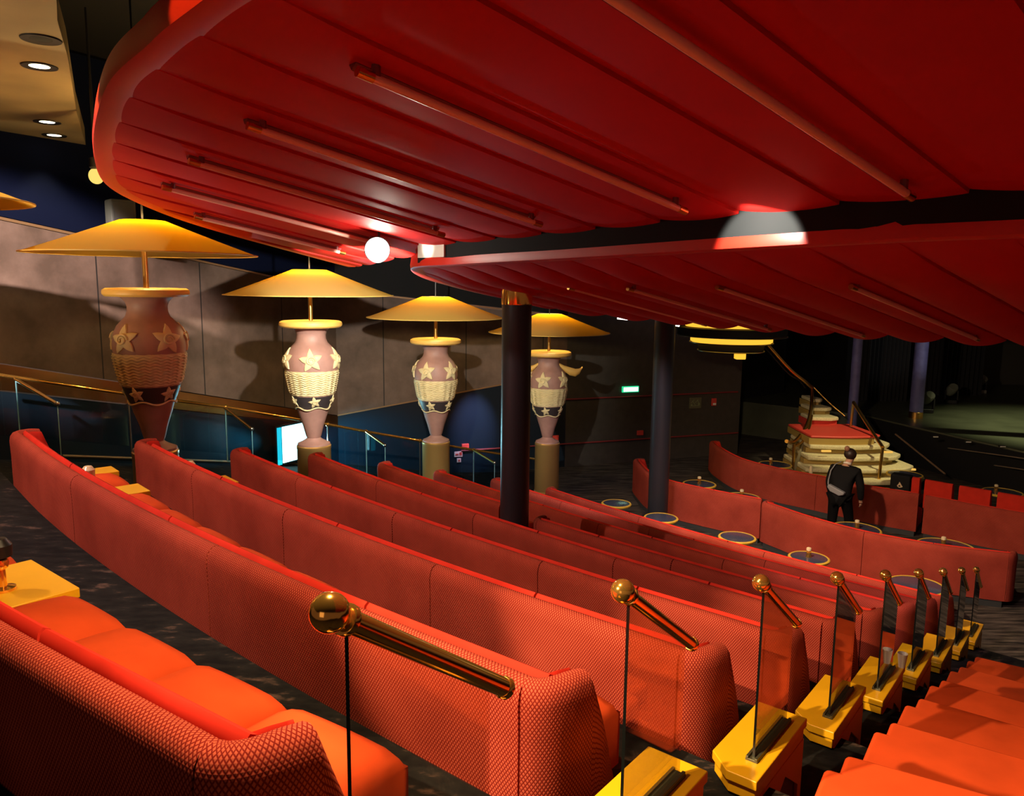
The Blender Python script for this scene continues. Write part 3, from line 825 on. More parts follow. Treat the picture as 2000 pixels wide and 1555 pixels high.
    if fins:
        for s_ in (1, -1):
            mb = MB(); path = [(.22, 1.64), (.32, 1.56), (.44, 1.50), (.56, 1.47), (.64, 1.50), (.70, 1.58)]; wd = [.03, .06, .085, .08, .06, .02]
            rings = []; vs = []; fs = []; m = 8
            for (x, z), w in zip(path, wd):
                for q in range(m):
                    a = 2 * PI * q / m; v_ = Vector((s_ * x, .04 * math.cos(a), z + z0 + w * math.sin(a))); v_.rotate(Matrix.Rotation(-turn, 3, 'Z')); vs.append(tuple(v_))
            for i in range(len(path) - 1):
                for q in range(m): fs.append((i * m + q, i * m + (q + 1) % m, (i + 1) * m + (q + 1) % m, (i + 1) * m + q))
            fs += [tuple(range(m)), tuple(range((len(path) - 1) * m, len(path) * m))]
            mb.add(vs, fs); mb.build('fin_handle', RIMGOLD, r, smooth=60)
    return r
LAMPS = []
def put_lamp(xc, yrim, Y, ped, label, turn, fins=False):
    a = at(xc, yrim, Y=Y); zf = a.z - 1.87 - ped
    urn_lamp((a.x, Y, zf), label, ped, turn, fins); LAMPS.append(Vector((a.x, Y, a.z)))
put_lamp(286, 570, 9.15, 1.02, 'largest urn lamp at left, in shade, with a wide gold conical shade', -1.87)
put_lamp(607, 632, 11.9, 1.05, 'second urn lamp, a whole starfish facing front, beside the bright cyan panel', -PI / 2 + .22)
put_lamp(851, 666, 14.35, 1.02, 'third urn lamp, left of the black column, its shade half white and half orange', -1.93)
put_lamp(1072, 690, 16.1, 1.10, 'farthest urn lamp, right of the black column, with fin-shaped handles', -1.9, True)
a0 = at(-70, 388, Y=7.6); urn_lamp((a0.x - .78, 7.6, a0.z - 2.30 - 1.0), 'gold lamp shade edge peeping in at the left edge of the frame', 1.0, 0)

# ================================================================== SIDE WALLS
def wallstrip(name, pts, mat, thick=.12, kind='structure', u0=0, smooth_=0, label=None):
    """pts: (x, y, z_bottom, z_top) along the wall, left to right as seen from the seats"""
    mb = MB(); vs = []; fs = []; uvs = []; u = u0
    for i, (x, y, a, b) in enumerate(pts):
        j, k = max(0, i - 1), min(len(pts) - 1, i + 1)
        d = Vector((pts[k][0] - pts[j][0], pts[k][1] - pts[j][1])).normalized(); n = Vector((-d.y, d.x)) * thick
        if i: u += math.hypot(x - pts[i - 1][0], y - pts[i - 1][1])
        vs += [(x, y, a), (x, y, b), (x + n.x, y + n.y, b), (x + n.x, y + n.y, a)]; uvs += [(u, a), (u, b), (u, b), (u, a)]
    for i in range(len(pts) - 1):
        for j in range(4): fs.append((i * 4 + j, i * 4 + 4 + j, i * 4 + 4 + (j + 1) % 4, i * 4 + (j + 1) % 4))
    fs += [(0, 1, 2, 3), tuple(range(len(vs) - 4, len(vs)))]
    o = mb.add(vs, fs, uvs).build(name, mat, smooth=smooth_)
    if kind: tag(o, kind=kind)
    return o
def lin(a, b, n): return [tuple(a[i] + (b[i] - a[i]) * k / n for i in range(len(a))) for k in range(n + 1)]
Wn, W0, W1, W2 = (-11.2, 3.9), (-7.20, 11.0), (-3.85, 17.0), (6.1, 20.6)
# lower edge / upper edge of the panelling, band below it, dado
wallstrip('wall_left', [(*Wn, 4.72, 6.6), (*W0, 3.29, 5.30), (*W1, 1.56, 4.28)], WALLP)
wallstrip('trim_1', [(*Wn, 4.36, 4.70), (*W0, 2.90, 3.27), (*W1, 1.30, 1.545)], BMIRROR, .10)
wallstrip('wall_dado_left', [(*Wn, 0, 4.34), (*W0, 0, 2.88), (*W1, 0, 1.285)], DADO, .14)
wallstrip('trim_2', [(*Wn, 6.61, 6.66), (*W0, 5.31, 5.35), (*W1, 4.29, 4.32)], TRIMB, .10)
wallstrip('wall_upper_left', [(*Wn, 6.67, 7.8), (*W0, 5.36, 7.8), (*W1, 4.33, 7.8)], NAVY, .3)
def off(p, d): return (p[0] + d[0], p[1] + d[1])
wm = [W1[0] + (W2[0] - W1[0]) * .52, W1[1] + (W2[1] - W1[1]) * .52]
DARKP = P('dark_brown_panel', (.045, .038, .030), .6, var=.15)
wallstrip('wall_back_left', [(*W1, 1.56, 4.28), (*wm, 2.36, 3.68)], WALLP, u0=.9)
wallstrip('wall_dado_back', [(*W1, 0, 1.54), (*wm, 0, 2.34)], DADO, .14)
wallstrip('trim_3', [(W1[0], W1[1] - .02, 1.545, 1.575), (wm[0], wm[1] - .02, 2.345, 2.375)], TRIMB, .04)
wallstrip('trim_4', [(*W1, 4.29, 4.32), (*wm, 3.70, 3.73)], TRIMB, .10)
wallstrip('wall_back_right', [(*wm, 0, 7.8), (*W2, 0, 7.8)], DARKP, .14)
wallstrip('wall_upper_back', [(*W1, 4.33, 7.8), (*wm, 3.74, 7.8)], BLACK, .3)
d2 = Vector((W2[0] - W1[0], W2[1] - W1[1])).normalized(); n2 = Vector((d2.y, -d2.x))
def onw2(x, y, lift=.03):
    """point of the back-left wall seen at pixel (x, y)"""
    v = _F + _R * ((x - 1000) / F_PX) + _D * ((y - 777.5) / F_PX)
    w = Vector((W1[0], W1[1])); t = (w - Vector((0, 0))).dot(n2) / (v.x * n2.x + v.y * n2.y)
    p = EYEP + v * t; return p + Vector((n2.x, n2.y, 0)) * lift
d1 = Vector((W1[0] - W0[0], W1[1] - W0[1])).normalized(); n1 = Vector((d1.y, -d1.x))
def onw1(x, y, lift=.03):
    v = _F + _R * ((x - 1000) / F_PX) + _D * ((y - 777.5) / F_PX)
    w = Vector((W0[0], W0[1])); t = w.dot(n1) / (v.x * n1.x + v.y * n1.y)
    p = EYEP + v * t; return p + Vector((n1.x, n1.y, 0)) * lift
def rod_between(name, a, b, r, mat): 
    return tag(MB().tube([a, b], r, 8).build(name, mat), kind='structure')
rod_between('trim_5', onw2(1103, 780), onw2(1440, 765), .02, BEDGE)
rod_between('trim_6', onw2(900, 880), onw2(1440, 845), .02, BEDGE)
rod_between('trim_7', onw1(120, 890, .02), onw1(640, 908, .02), .022, TRIMB)
RZ2 = math.atan2(d2.y, d2.x)
# small things on the back-left wall
def wall_box(name, label, cat, x, y, w, h, mat, group=None, parts=None, rz=RZ2, fn=onw2, dep=.05):
    p = fn(x, y, dep / 2 + .005); r = thing(name, label, cat, p, group, rz)
    MB().box((0, 0, 0), (w, dep, h)).build('case', mat, r, bevel=.006)
    for nm, c, s, m in parts or []: MB().box((c[0], -dep / 2 - .006, c[1]), (s[0], .012, s[1])).build(nm, m, r)
    return r
wall_box('exit_sign', 'glowing green-white exit sign on the dark wall left of the second column', 'exit sign', 1230, 760, .46, .15, E_EXITG, parts=[('lit_legend', (0, 0), (.40, .10), E_EXIT)])
GP = P('plan_green', (.20, .26, .12), .5)
sg = wall_box('safety_plan', 'small framed green safety plan on the wall right of the second column', 'sign', 1357, 787, .36, .29, P('plan_frame', (.10, .10, .06), .4), dep=.03)
for (cx_, cz, w, h, a) in [(-.09, .05, .012, .13, .8), (-.05, .0, .012, .15, -.7), (.03, .05, .012, .12, .8), (.09, .02, .012, .14, -.6), (0, -.07, .24, .012, 0), (.10, -.03, .05, .05, 0), (-.12, -.05, .04, .05, 0)]:
    m_ = MB().box((0, 0, 0), (w, .008, h)); ca, sa = math.cos(a), math.sin(a)
    m_.v = [Vector((v.x * ca + v.z * sa + cx_, v.y - .019, -v.x * sa + v.z * ca + cz)) for v in m_.v]
    m_.build('plan_mark', GP, sg)
fe = wall_box('alarm_box', 'red alarm box with a white label right of the green safety plan', 'alarm', 1393, 785, .13, .20, REDP, parts=[('white_label', (0, -.05), (.09, .05), WHITEP)])
G3 = 'small red boxes along the lower wall trim'
wall_box('red_box', 'small red box on the lower wall trim beside the farthest urn pedestal', 'box', 1084, 855, .16, .12, REDP, G3)
wall_box('red_box', 'small red box on the lower wall trim left of the second column', 'box', 1249, 845, .17, .12, REDP, G3)
wall_box('red_box', 'small red box behind the brass rail between third urn and black column', 'box', 908, 871, .17, .11, REDP, G3)
PINKP = P('notice_paper', (.75, .45, .40), .6)
wall_box('notice', 'wider red and white notice low on the glass between third urn and column', 'sign', 895, 887, .20, .13, PINKP, dep=.02, parts=[('red_square', (.05, .01), (.06, .07), REDP), ('red_square', (-.04, 0), (.07, .03), REDP)])
wall_box('notice', 'smaller pink notice hung just under the wider red and white one', 'sign', 896, 899, .10, .10, PINKP, dep=.02, parts=[('red_square', (0, 0), (.03, .05), REDP)])
# bright panel low on the side wall
pp = onw1(571, 863, .10); RZ1 = math.atan2(d1.y, d1.x)
lp = thing('light_panel', 'blazing white and cyan lit panel low on the wall, left of the second urn', 'light panel', pp, rz=RZ1)
MB().box((0, .02, 0), (1.12, .06, .84)).build('case', DARKMETAL, lp, bevel=.01)
MB().box((.06, -.02, .01), (.90, .02, .74)).build('lit_face', E_CYAN, lp, bevel=.008)
for x in (-.47,): MB().box((x, -.02, 0), (.10, .02, .76)).build('lit_side', E_CYAN2, lp)
# loudspeaker on the navy band
sp = at(236, 424, Y=12.0); spk = thing('loudspeaker', 'grey loudspeaker hung high behind the largest lamp shade', 'loudspeaker', sp, rz=.75)
MB().box((0, 0, 0), (.36, .30, .50)).build('case', SPEAK, spk, bevel=.03, seg=3)
MB().box((0, -.155, 0), (.30, .012, .43)).build('grille', P('speaker_grille', (.10, .105, .10), .8), spk, bevel=.01)
MB().box((0, .25, .05), (.05, .22, .05)).build('wall_bracket', DARKMETAL, spk)

# ------------------------------------------------------------------ brass rail along the ramp
RP = [at(-40, 727, Y=10.1), at(250, 770, Y=11.9), at(440, 795, Y=13.2), at(640, 829, Y=14.6), at(715, 843, Y=15.1), at(820, 861, Y=15.8), at(925, 879, Y=16.5), at(1080, 902, Y=17.2)]
rl = thing('ramp_balustrade', 'long brass handrail with blue tinted glass below, behind the urn lamps', 'handrail', RP[0] - Vector((0, 0, .95)))
o_ = RP[0] - Vector((0, 0, .95))
MB().tube(RP, .026, 14).build('handrail', BRASS, rl, o_)
for i, (a, b) in enumerate(zip(RP[:-1], RP[1:])):
    d = (b - a); a2 = a + d * .02; b2 = b - d * .02
    t = Vector((-d.y, d.x, 0)).normalized() * .005
    vs = []
    for s_ in (1, -1):
        vs += [a2 + t * s_ - Vector((0, 0, .82)), b2 + t * s_ - Vector((0, 0, .82)), b2 + t * s_ - Vector((0, 0, .03)), a2 + t * s_ - Vector((0, 0, .03))]
    MB().add(vs, [(0, 1, 2, 3), (4, 7, 6, 5), (0, 4, 5, 1), (1, 5, 6, 2), (2, 6, 7, 3), (3, 7, 4, 0)]).build('glass_panel', BLUE_GLASS, rl, o_, smooth=0)
for p in RP[1:-1]:
    MB().ball(p, .042, 14, 10).build('rail_joint', BRASS, rl, o_)
    MB().tube([p, p - Vector((0, 0, .95))], .014, 8).build('post', STEEL, rl, o_)
GR = 'short brass-railed glass screens at the far row ends'
SR = [((30, 740), (112, 789), 10.3, 'short brass-topped glass screen at the left edge, before the bronze band'), ((440, 797), (492, 838), 12.9, 'short brass-topped glass screen between the first and second urns'), ((715, 843), (752, 870), 14.9, 'short brass-topped glass screen right of the second urn'), ((925, 879), (966, 904), 16.2, 'short brass-topped glass screen just left of the black column')]
for (a, b, Y, lab) in SR:
    A = at(*a, Y=Y); B = at(*b, Y=Y - .5); zb_ = A.z - .92
    r = thing('row_end_screen', lab, 'glass screen', (B.x, B.y, zb_), GR); o_ = (B.x, B.y, zb_)
    MB().tube([A, B], .022, 12).build('handrail', BRASS_D, r, o_); MB().ball(B, .032, 14, 10).build('ball_finial', STEEL, r, o_)
    d = Vector((B.x - A.x, B.y - A.y, 0)); t = Vector((-d.y, d.x, 0)).normalized() * .006; vs = []
    for s_ in (1, -1):
        vs += [Vector((A.x, A.y, zb_)) + t * s_, Vector((B.x, B.y, zb_)) + t * s_, B - Vector((0, 0, .03)) + t * s_, A - Vector((0, 0, .03)) + t * s_]
    MB().add(vs, [(0, 1, 2, 3), (4, 7, 6, 5)], mi=0).add(vs, [(0, 4, 5, 1), (1, 5, 6, 2), (2, 6, 7, 3), (3, 7, 4, 0)], mi=1).build('glass_panel', [BLUE_GLASS, P('lit_glass_edge', (.30, .62, .68), .2)], r, o_, smooth=0)

# ================================================================== CEILINGS
tag(MB().box((6, 14, 7.95), (44, 44, .2)).build('ceiling', BLACK, smooth=0), kind='structure')
sof = [at(108, -60, z=6.5), at(112, 40, z=6.5), at(132, 110, z=6.5), at(150, 220, z=6.5), at(172, 300, z=6.5), at(196, 352, z=6.5), at(110, 362, z=6.5), at(60, 338, z=6.5), at(0, 285, z=6.5), at(-160, 150, z=6.5), at(-500, -60, z=6.5)]
tag(MB().prism([(p.x, p.y) for p in reversed(sof)], 6.5, 6.75).build('ceiling_soffit', BROWNCEIL, smooth=0), kind='structure')
DL = [(80, 76, False, 'unlit recessed downlight, uppermost of the four on the bronze soffit'), (77, 129, True, 'lit recessed downlight just below the unlit one on the bronze soffit'), (92, 238, True, 'lit recessed downlight on the bronze soffit, upper of the close pair'), (106, 264, True, 'lit recessed downlight on the bronze soffit, lowest of the four')]
DLP = []
for x, y, on, lab in DL:
    p = at(x, y, z=6.5); r = thing('ceiling_downlight', lab, 'downlight', p, 'recessed downlights of the bronze soffit'); DLP.append(p)
    MB().lathe([(.10, -.004), (.155, -.012), (.16, -.002), (.155, .0)], n=28).build('trim_ring', DARKMETAL, r)
    MB().lathe([(.105, -.003), (.06, -.006), (.001, -.006)], n=28).build('lens', E_DOWN if on else BLACK, r)
gb = at(188, 344, Y=9.6); r = thing('ceiling_globe_bulb', 'yellow globe bulb in a brown holder beside the canopy edge at upper left', 'bulb', gb)
MB().ball((0, 0, 0), .085, 20, 14, (1, 1, 1.1)).build('globe', E_BULB, r)
MB().lathe([(.04, .07), (.07, .10), (.07, .20), (.02, .22), (.012, 1.9)], n=18).build('holder', DARKMETAL, r)
# glaring spotlight below the canopy edge
_v = _F + _R * ((737 - 1000) / F_PX) + _D * ((488 - 777.5) / F_PX)
spp = EYEP + _v * ((5.744 - .20 - EYE) / (_v.z - SL * (CU.x * _v.x + CU.y * _v.y)))
r = thing('ceiling_spotlight', 'glaring white spotlight under the tip of the upper canopy', 'spotlight', spp)
aim = (EYEP - spp).normalized()
MB().lathe([(.06, -.22), (.09, -.21), (.115, -.02), (.125, .0), (.118, .0), (.11, -.02)], (0, 0, 0), 28, axis=aim).build('housing', DARKMETAL, r)
MB().lathe([(.114, -.012), (.07, .012), (.001, .02)], (0, 0, 0), 28, axis=aim).build('lens', E_SPOT, r)
MB().tube([(0, .1, .02), (0, .1, .18)], .012, 8).build('mounting_arm', DARKMETAL, r)

# ================================================================== THE LOWER FLOOR
def lp2(x, y, h=.80): p = at(x, y, z=h); return Vector((p.x, p.y))
GF = 'red banquettes of the lower floor'
def low_sofa(label, pts, wings=(True, True), panels=None):
    path = spline([lp2(*p) for p in pts], .14)[0]
    sofa('banquette', label, 0, path, wings=wings, cat='banquette', group=GF, panels=panels)
    return path
low_sofa('red lower-floor banquette behind the two nearest round tables, in front of the person', [(1972, 1083), (1830, 1066), (1690, 1041), (1580, 1012), (1508, 988), (1491, 982)], wings=(True, True))
low_sofa('red lower-floor banquette curving round the foot of the second column', [(1487, 977), (1400, 961), (1308, 941), (1266, 926), (1243, 905), (1237, 897)], wings=(False, True))
low_sofa('red lower-floor banquette in front of the staircase, behind the person', [(1795, 966), (1700, 951), (1600, 931), (1510, 914), (1440, 895), (1400, 874), (1386, 862)], wings=(False, True))
low_sofa('red lower-floor banquette at the right edge, in front of the single seats', [(2090, 1018), (2000, 1003), (1900, 986), (1806, 968)], wings=(False, False))
# single seats
rzs = None
GC = 'single red seats by the staircase'
for (xa, ya), (xb, yb), lab in [((1780, 932), (1798, 935), 'red single seat nearest the black cover, its back edge only'), ((1805, 937), (1862, 947), 'red single seat just right of the black cover'), ((1872, 949), (1937, 960), 'red single seat in the middle of the row by the stage'), ((1947, 962), (2012, 973), 'red single seat cut by the right edge of the frame')]:
    a, b = at(xa, ya, z=.86), at(xb, yb, z=.86); w = (b - a).length
    c = (a + b) / 2; d = (b - a).normalized(); rz = math.atan2(d.y, d.x)
    r = thing('single_seat', lab, 'chair', (c.x, c.y, 0), GC, rz)
    prof = [(0, .30), (0, .82), (.02, .855), (.05, .865), (.09, .85), (.11, .80), (.17, .42), (.17, .30)]
    mb = MB(); sweep(mb, [Vector((-w / 2 + .01 + (w - .02) * i / 6, 0)) for i in range(7)], prof, 0, -1); mb.build('backrest', RED, r, smooth=50, bevel=.012)
    MB().box((0, .36, .36), (w - .04, .46, .14)).build('seat', SEAT, r, bevel=.035, seg=4)
    MB().box((0, .33, .15), (w - .10, .44, .30)).build('base', PLINTH, r, bevel=.01)
# black cover with an emblem
a, b = at(1740, 924, z=.80), at(1779, 930, z=.80); c = (a + b) / 2; d = (b - a).normalized()
cv = thing('seat_cover', 'black cover with a pale drop-shaped emblem at the foot of the stairs', 'seat cover', (c.x, c.y, 0), rz=math.atan2(d.y, d.x))
w = (b - a).length
MB().box((0, .10, .44), (w, .24, .70)).build('cover', BLACK, cv, bevel=.03, seg=3)
CREAMP = P('emblem_cream', (.75, .58, .36), .6)
em = MB(); drop = [(-.005, .075), (.012, .05), (.03, .02), (.06, -.02), (.035, -.035), (.0, -.045), (-.035, -.03), (-.045, -.005), (-.03, .015), (-.018, .035)]
hole = [(.004, .02), (.015, .002), (.02, -.012), (.0, -.02), (-.018, -.012), (-.02, .0), (-.008, .008)]
n = len(drop); vs = [(x, -.032, z + .58) for x, z in drop] + [(x, -.022, z + .58) for x, z in drop]
em.add(vs, [tuple(range(n)), tuple(range(2 * n - 1, n - 1, -1))] + [(i, n + i, n + (i + 1) % n, (i + 1) % n) for i in range(n)]).build('emblem', CREAMP, cv)
n = len(hole); hb_ = MB(); vs = [(x, -.036, z + .575) for x, z in hole] + [(x, -.026, z + .575) for x, z in hole]
hb_.add(vs, [tuple(range(n)), tuple(range(2 * n - 1, n - 1, -1))] + [(i, n + i, n + (i + 1) % n, (i + 1) % n) for i in range(n)]).build('emblem_eye', BLACK, cv)
for i, (x0, x1) in enumerate([(-.075, .085), (-.05, .06)]): MB().box(((x0 + x1) / 2, -.024, .49 - i * .024), (x1 - x0, .01, .009)).build('caption_line', P('caption_grey', (.16, .15, .13), .7), cv)

# ------------------------------------------------------------------ round tables
GT = 'round tables with yellow rims on the lower floor'
def round_table(x, y, R, label, lamp=None, h=.46, rim=TRIMY):
    R *= 1.035; p = at(x, y, z=h); r = thing('round_table', label, 'round table', (p.x, p.y, 0), GT)
    MB().lathe([(.001, h - .028), (R - .035, h - .028), (R - .03, h - .002), (R - .05, h + .001), (.001, h + .001)], n=48).build('table_top', TOPBLUE, r)
    MB().lathe([(R - .036, h - .035), (R - .01, h - .038), (R, h - .022), (R, h - .006), (R - .012, h + .004), (R - .036, h + .004), (R - .036, h - .035)], n=48).build('rim', rim, r)
    MB().lathe([(.035, .02), (.035, h - .03)], n=20).build('stem', DARKMETAL, r)
    MB().lathe([(R * .7, 0), (R * .7, .012), (R * .5, .025), (.04, .05), (.001, .05)], n=32).build('foot', DARKMETAL, r)
    if lamp:
        dx, lab = lamp; candle_lamp((p.x + dx, p.y + .02, h + .001), lab, .15, .038)
round_table(1204, 983, .27, 'round table with a cyan-lit top, leftmost on the lower floor')
round_table(1291, 1011, .29, 'round table with a plain blue top in front of the second column')
round_table(1440, 1049, .29, 'round table with two small lights reflected in its top, left of the banquette end')
round_table(1580, 1089, .29, 'round table nearest the raked rows, with a silvery candle lamp', (-.0, 'silvery candle lamp on the round table nearest the raked rows'))
round_table(1672, 1033, .39, 'larger round table in front of the person', (.02, 'pale candle lamp on the larger table in front of the person'))
round_table(1847, 1067, .41, 'larger round table half hidden by a banquette, lower right', (-.03, 'candle lamp on the half-hidden table at lower right'))
round_table(1366, 945, .33, 'round table right of the second column, before the far banquette', (0, 'candle lamp on the table right of the second column'))
round_table(1449, 971, .34, 'dark round table hidden behind the column banquette, only its far rim showing', (0, 'candle lamp peeping over the banquette that rounds the column'))
round_table(1790, 1143, .36, 'blue-topped round table seen between the far brass rails')
round_table(1514, 907, .36, 'round table at the foot of the dark curtain, left of the stairs', (-.10, 'candle lamp beside the left newel of the staircase'))
round_table(1767, 926, .36, 'dark round table behind the black cover by the stairs')
round_table(1958, 961, .36, 'dark round table behind the single seats by the stage', (-.12, 'candle lamp between the single seats by the stage'))
pl = at(1584, 915, z=.6); 
candle_lamp((pl.x, pl.y, .0), 'candle lamp standing low at the staircase foot, left of the person', .66, .04)

# ------------------------------------------------------------------ stage, staircase, back of the house
stp = [(9.75, 21.2), (10.25, 19.4), (11.14, 16.6), (12.2, 13.2), (25, 11), (25, 33), (6.4, 33), (6.4, 24)]
tag(MB().prism(stp, 0, 1.0).build('floor_stage', STAGEF, smooth=0), kind='structure')
tag(MB().prism([(q[0] - .03, q[1] - .02) for q in stp[:4]] + [(13.2, 13.6), (11, 21.2)], 0, .96).build('wall_stage_front', BLACK, smooth=0), kind='structure')
for (a, b) in [((1800, 868), (2010, 897)), ((1834, 893), (2010, 919))]:
    A, B = at(*a, Y=19.35), at(*b, Y=16.1); rod_between('trim_8', A, B, .012, P('stage_trim', (.20, .15, .10), .5))
for i, (x, y) in enumerate([(1826, 853), (1890, 863), (1957, 872)]):
    p = at(x, y, z=1.02); r = thing('footlight', ['footlight on the stage edge nearest the stairs', 'middle footlight on the stage edge', 'footlight on the stage edge nearest the right frame edge'][i], 'stage light', (p.x, p.y, 1.0), 'footlights along the stage edge')
    MB().box((0, 0, .02), (.14, .07, .04)).build('case', DARKMETAL, r, bevel=.008); MB().box((0, -.036, .022), (.12, .008, .028)).build('lens', P('pale_lens', (.7, .7, .6), .3), r)
column(at(1788, 816, z=1.0), .17, 1.0, 4.6, BLUECOL, 'speckled blue column with a gold foot on the stage', cap=False, base=True)
column(at(1664, 822, z=1.0), .12, 0, 4.6, BLUECOL, 'thin dim blue column behind the red landing', cap=False)
tag(MB().box((17, 29.5, 4), (26, .3, 8)).build('wall_stage_back', BLACK, smooth=0), kind='structure')
wallstrip('wall_curtain', [(*W2, 0, 7.8), (6.6, 23.5, 0, 7.8), (9.0, 25.6, 0, 7.8)], BLACK, .3)
CURT = P('dark_stage_curtain', (.012, .012, .014), .9)
def curtain(x0, x1, Y, label, z0=1.0):
    a, b = at(x0, 750, Y=Y), at(x1, 750, Y=Y); n = 90
    pts = [Vector((a.x + (b.x - a.x) * i / n, Y + .09 * math.sin(i * .9))) for i in range(n + 1)]
    o = thing('stage_curtain', label, 'curtain', ((a.x + b.x) / 2, Y, z0), 'black stage curtains')
    mb = MB(); sweep(mb, pts, [(0, 0), (0, 6), (.02, 6), (.02, 0)], z0, 1); mb.build('drape', CURT, o, ((a.x + b.x) / 2, Y, z0), smooth=60)
curtain(1672, 1770, 24.0, 'black stage curtain between the two blue columns')
curtain(1800, 1915, 25.5, 'black stage curtain behind the stage lights, right of the speckled column')
BACKP = P('olive_dark_backdrop', (.050, .052, .040), .9, var=.1, vscale=.7)
tag(MB().box((20.5, 28.5, 3.6), (9, .1, 5.2)).build('wall_backdrop', BACKP, smooth=0), kind='structure')
GL = 'stage lights standing at the back of the stage'
for (x, y, Y, lab) in [(1809, 806, 21.2, 'dark moving stage light just right of the speckled blue column'), (1856, 788, 23.0, 'moving stage light second from the speckled blue column'), (1913, 768, 25.2, 'small stage light farthest right, on a pale base')]:
    p = at(x, y, z=1.0); r = thing('stage_light', lab, 'stage light', p, GL, rz=random.uniform(-.5, .5))
    MB().box((0, 0, .06), (.30, .30, .12)).build('base', P('pale_base', (.20, .20, .17), .5) if x > 1900 else DARKMETAL, r, bevel=.02)
    MB().box((-.17, 0, .26), (.04, .14, .30)).box((.17, 0, .26), (.04, .14, .30)).build('yoke', DARKMETAL, r, bevel=.01)
    ax = Vector((.2, -.7, .6)).normalized()
    MB().lathe([(.05, -.20), (.12, -.17), (.15, -.02), (.14, .14), (.12, .18), (.001, .17)], (0, 0, .42), 20, axis=ax).build('lamp_head', P('grey_lamp_head', (.14, .15, .12), .4), r)

st = at(1650, 940, z=0); so = (st.x, st.y, 0)
S = thing('staircase', 'curved cream-carpeted staircase with a red landing and brass rails', 'staircase', so)
RISE = P('gold_riser', (.40, .27, .07), .45)
def tread(xl, xr, y, z, back, name, mat, bow=.16, th=.10, inset=.16, tip=.25):
    a, b = at(xl, y, z=z), at(xr, y, z=z); n = 22; fr = []
    for i in range(n + 1):
        f = i / n; p = a.lerp(b, f); fr.append((p.x, p.y - bow * math.sin(PI * f) + (tip * max(0, (f - .82) / .18) ** 2)))
    bk = [(b.x - .1, b.y + back), (a.x, a.y + back)]
    t = MB().prism(fr + bk, z - th, z).build(name, mat, S, so, bevel=.035, seg=3)
    fr2 = [(x - .03, y_ + inset) for x, y_ in fr]; fr2[-1] = (fr2[-1][0] - .25, fr2[-1][1]); fr2[-2] = (fr2[-2][0] - .18, fr2[-2][1])
    MB().prism(fr2 + [(b.x - .4, b.y + back), (a.x, a.y + back)], z - .21, z - th - .002).build('riser', RISE, S, so)
    return fr
tread(1574, 1818, 937, .21, 1.6, 'tread', TREAD)
tread(1574, 1796, 914, .42, 1.5, 'tread', TREAD)
tread(1578, 1770, 891, .63, 1.4, 'tread', TREAD)
tread(1582, 1748, 869, .84, 1.3, 'tread', TREAD)
tread(1584, 1724, 851, 1.05, 1.55, 'landing', REDP, bow=.10, th=.06, inset=.02, tip=.1)
for (xl, xr, y, z, Y) in [(1583, 1640, 815, 1.26, 19.3), (1583, 1626, 796, 1.50, 19.7), (1584, 1608, 779, 1.74, 20.1)]:
    a, b = at(xl, y, Y=Y), at(xr, y, Y=Y); z = a.z
    poly = [(a.x, Y - .02), (a.x + (b.x - a.x) * .7, Y - .06), (b.x, Y + .05), (b.x + .02, Y + .15), (b.x - .1, Y + .7), (a.x, Y + .7)]
    MB().prism(poly, z - .09, z).build('tread', TREAD, S, so, bevel=.03, seg=3)
    MB().prism([(x, y_ + .10) for x, y_ in poly], z - .26, z - .092).build('riser', RISE if z < 1.9 and Y > 19.5 else REDP, S, so)
for (x, y, z) in [(1613, 878, .80), (1605, 915, .40), (1733, 880, .80), (1778, 914, .38)]:
    p = at(x, y, z=z); MB().box((p.x, p.y - .03, p.z - .03), (.22, .05, .045)).build('step_light', EM('lit_step', (1, .55, .10), .9), S, so, bevel=.01)
def rail3(pts, r, name, Y0, Y1, mat=BRASS_D):
    n = len(pts) - 1; q = [at(x, y, Y=Y0 + (Y1 - Y0) * i / n) for i, (x, y) in enumerate(pts)]
    # smooth
    out = []
    qq = [2 * q[0] - q[1]] + q + [2 * q[-1] - q[-2]]
    for i in range(1, len(qq) - 2):
        a, b, c, d = qq[i - 1:i + 3]
        for k in range(6):
            t = k / 6; out.append(.5 * ((2 * b) + (c - a) * t + (2 * a - 5 * b + 4 * c - d) * t * t + (3 * b - a - 3 * c + d) * t ** 3))
    out.append(q[-1]); return MB().tube(out, r, 12).build(name, mat, S, so), q
_, ql = rail3([(1536, 862), (1549, 864), (1567, 846), (1579, 822), (1585, 790), (1586, 757)], .042, 'handrail', 17.7, 19.9)
rail3([(1552, 872), (1568, 862), (1580, 838), (1586, 812)], .028, 'lower_rail', 17.8, 19.2)
rail3([(1586, 757), (1572, 745), (1543, 722), (1497, 671)], .045, 'upper_handrail', 19.9, 18.5)
rail3([(1572, 757), (1560, 742), (1538, 728), (1488, 672)], .020, 'upper_lower_rail', 19.9, 18.5, DARKMETAL)
rail3([(1667, 786), (1682, 810), (1698, 835), (1712, 856), (1724, 874)], .040, 'handrail', 19.2, 17.15)
rail3([(1587, 754), (1618, 785), (1650, 813)], .018, 'thin_rail', 20.0, 19.6, BRASS_D)
for a, b, Y in [((1667, 786), (1660, 846), 19.2), ((1724, 874), (1715, 950), 17.15), ((1551, 866), (1549, 915), 17.8)]:
    MB().tube([at(*a, Y=Y), at(*b, Y=Y)], .034, 10).build('newel_post', BRASS_D, S, so)
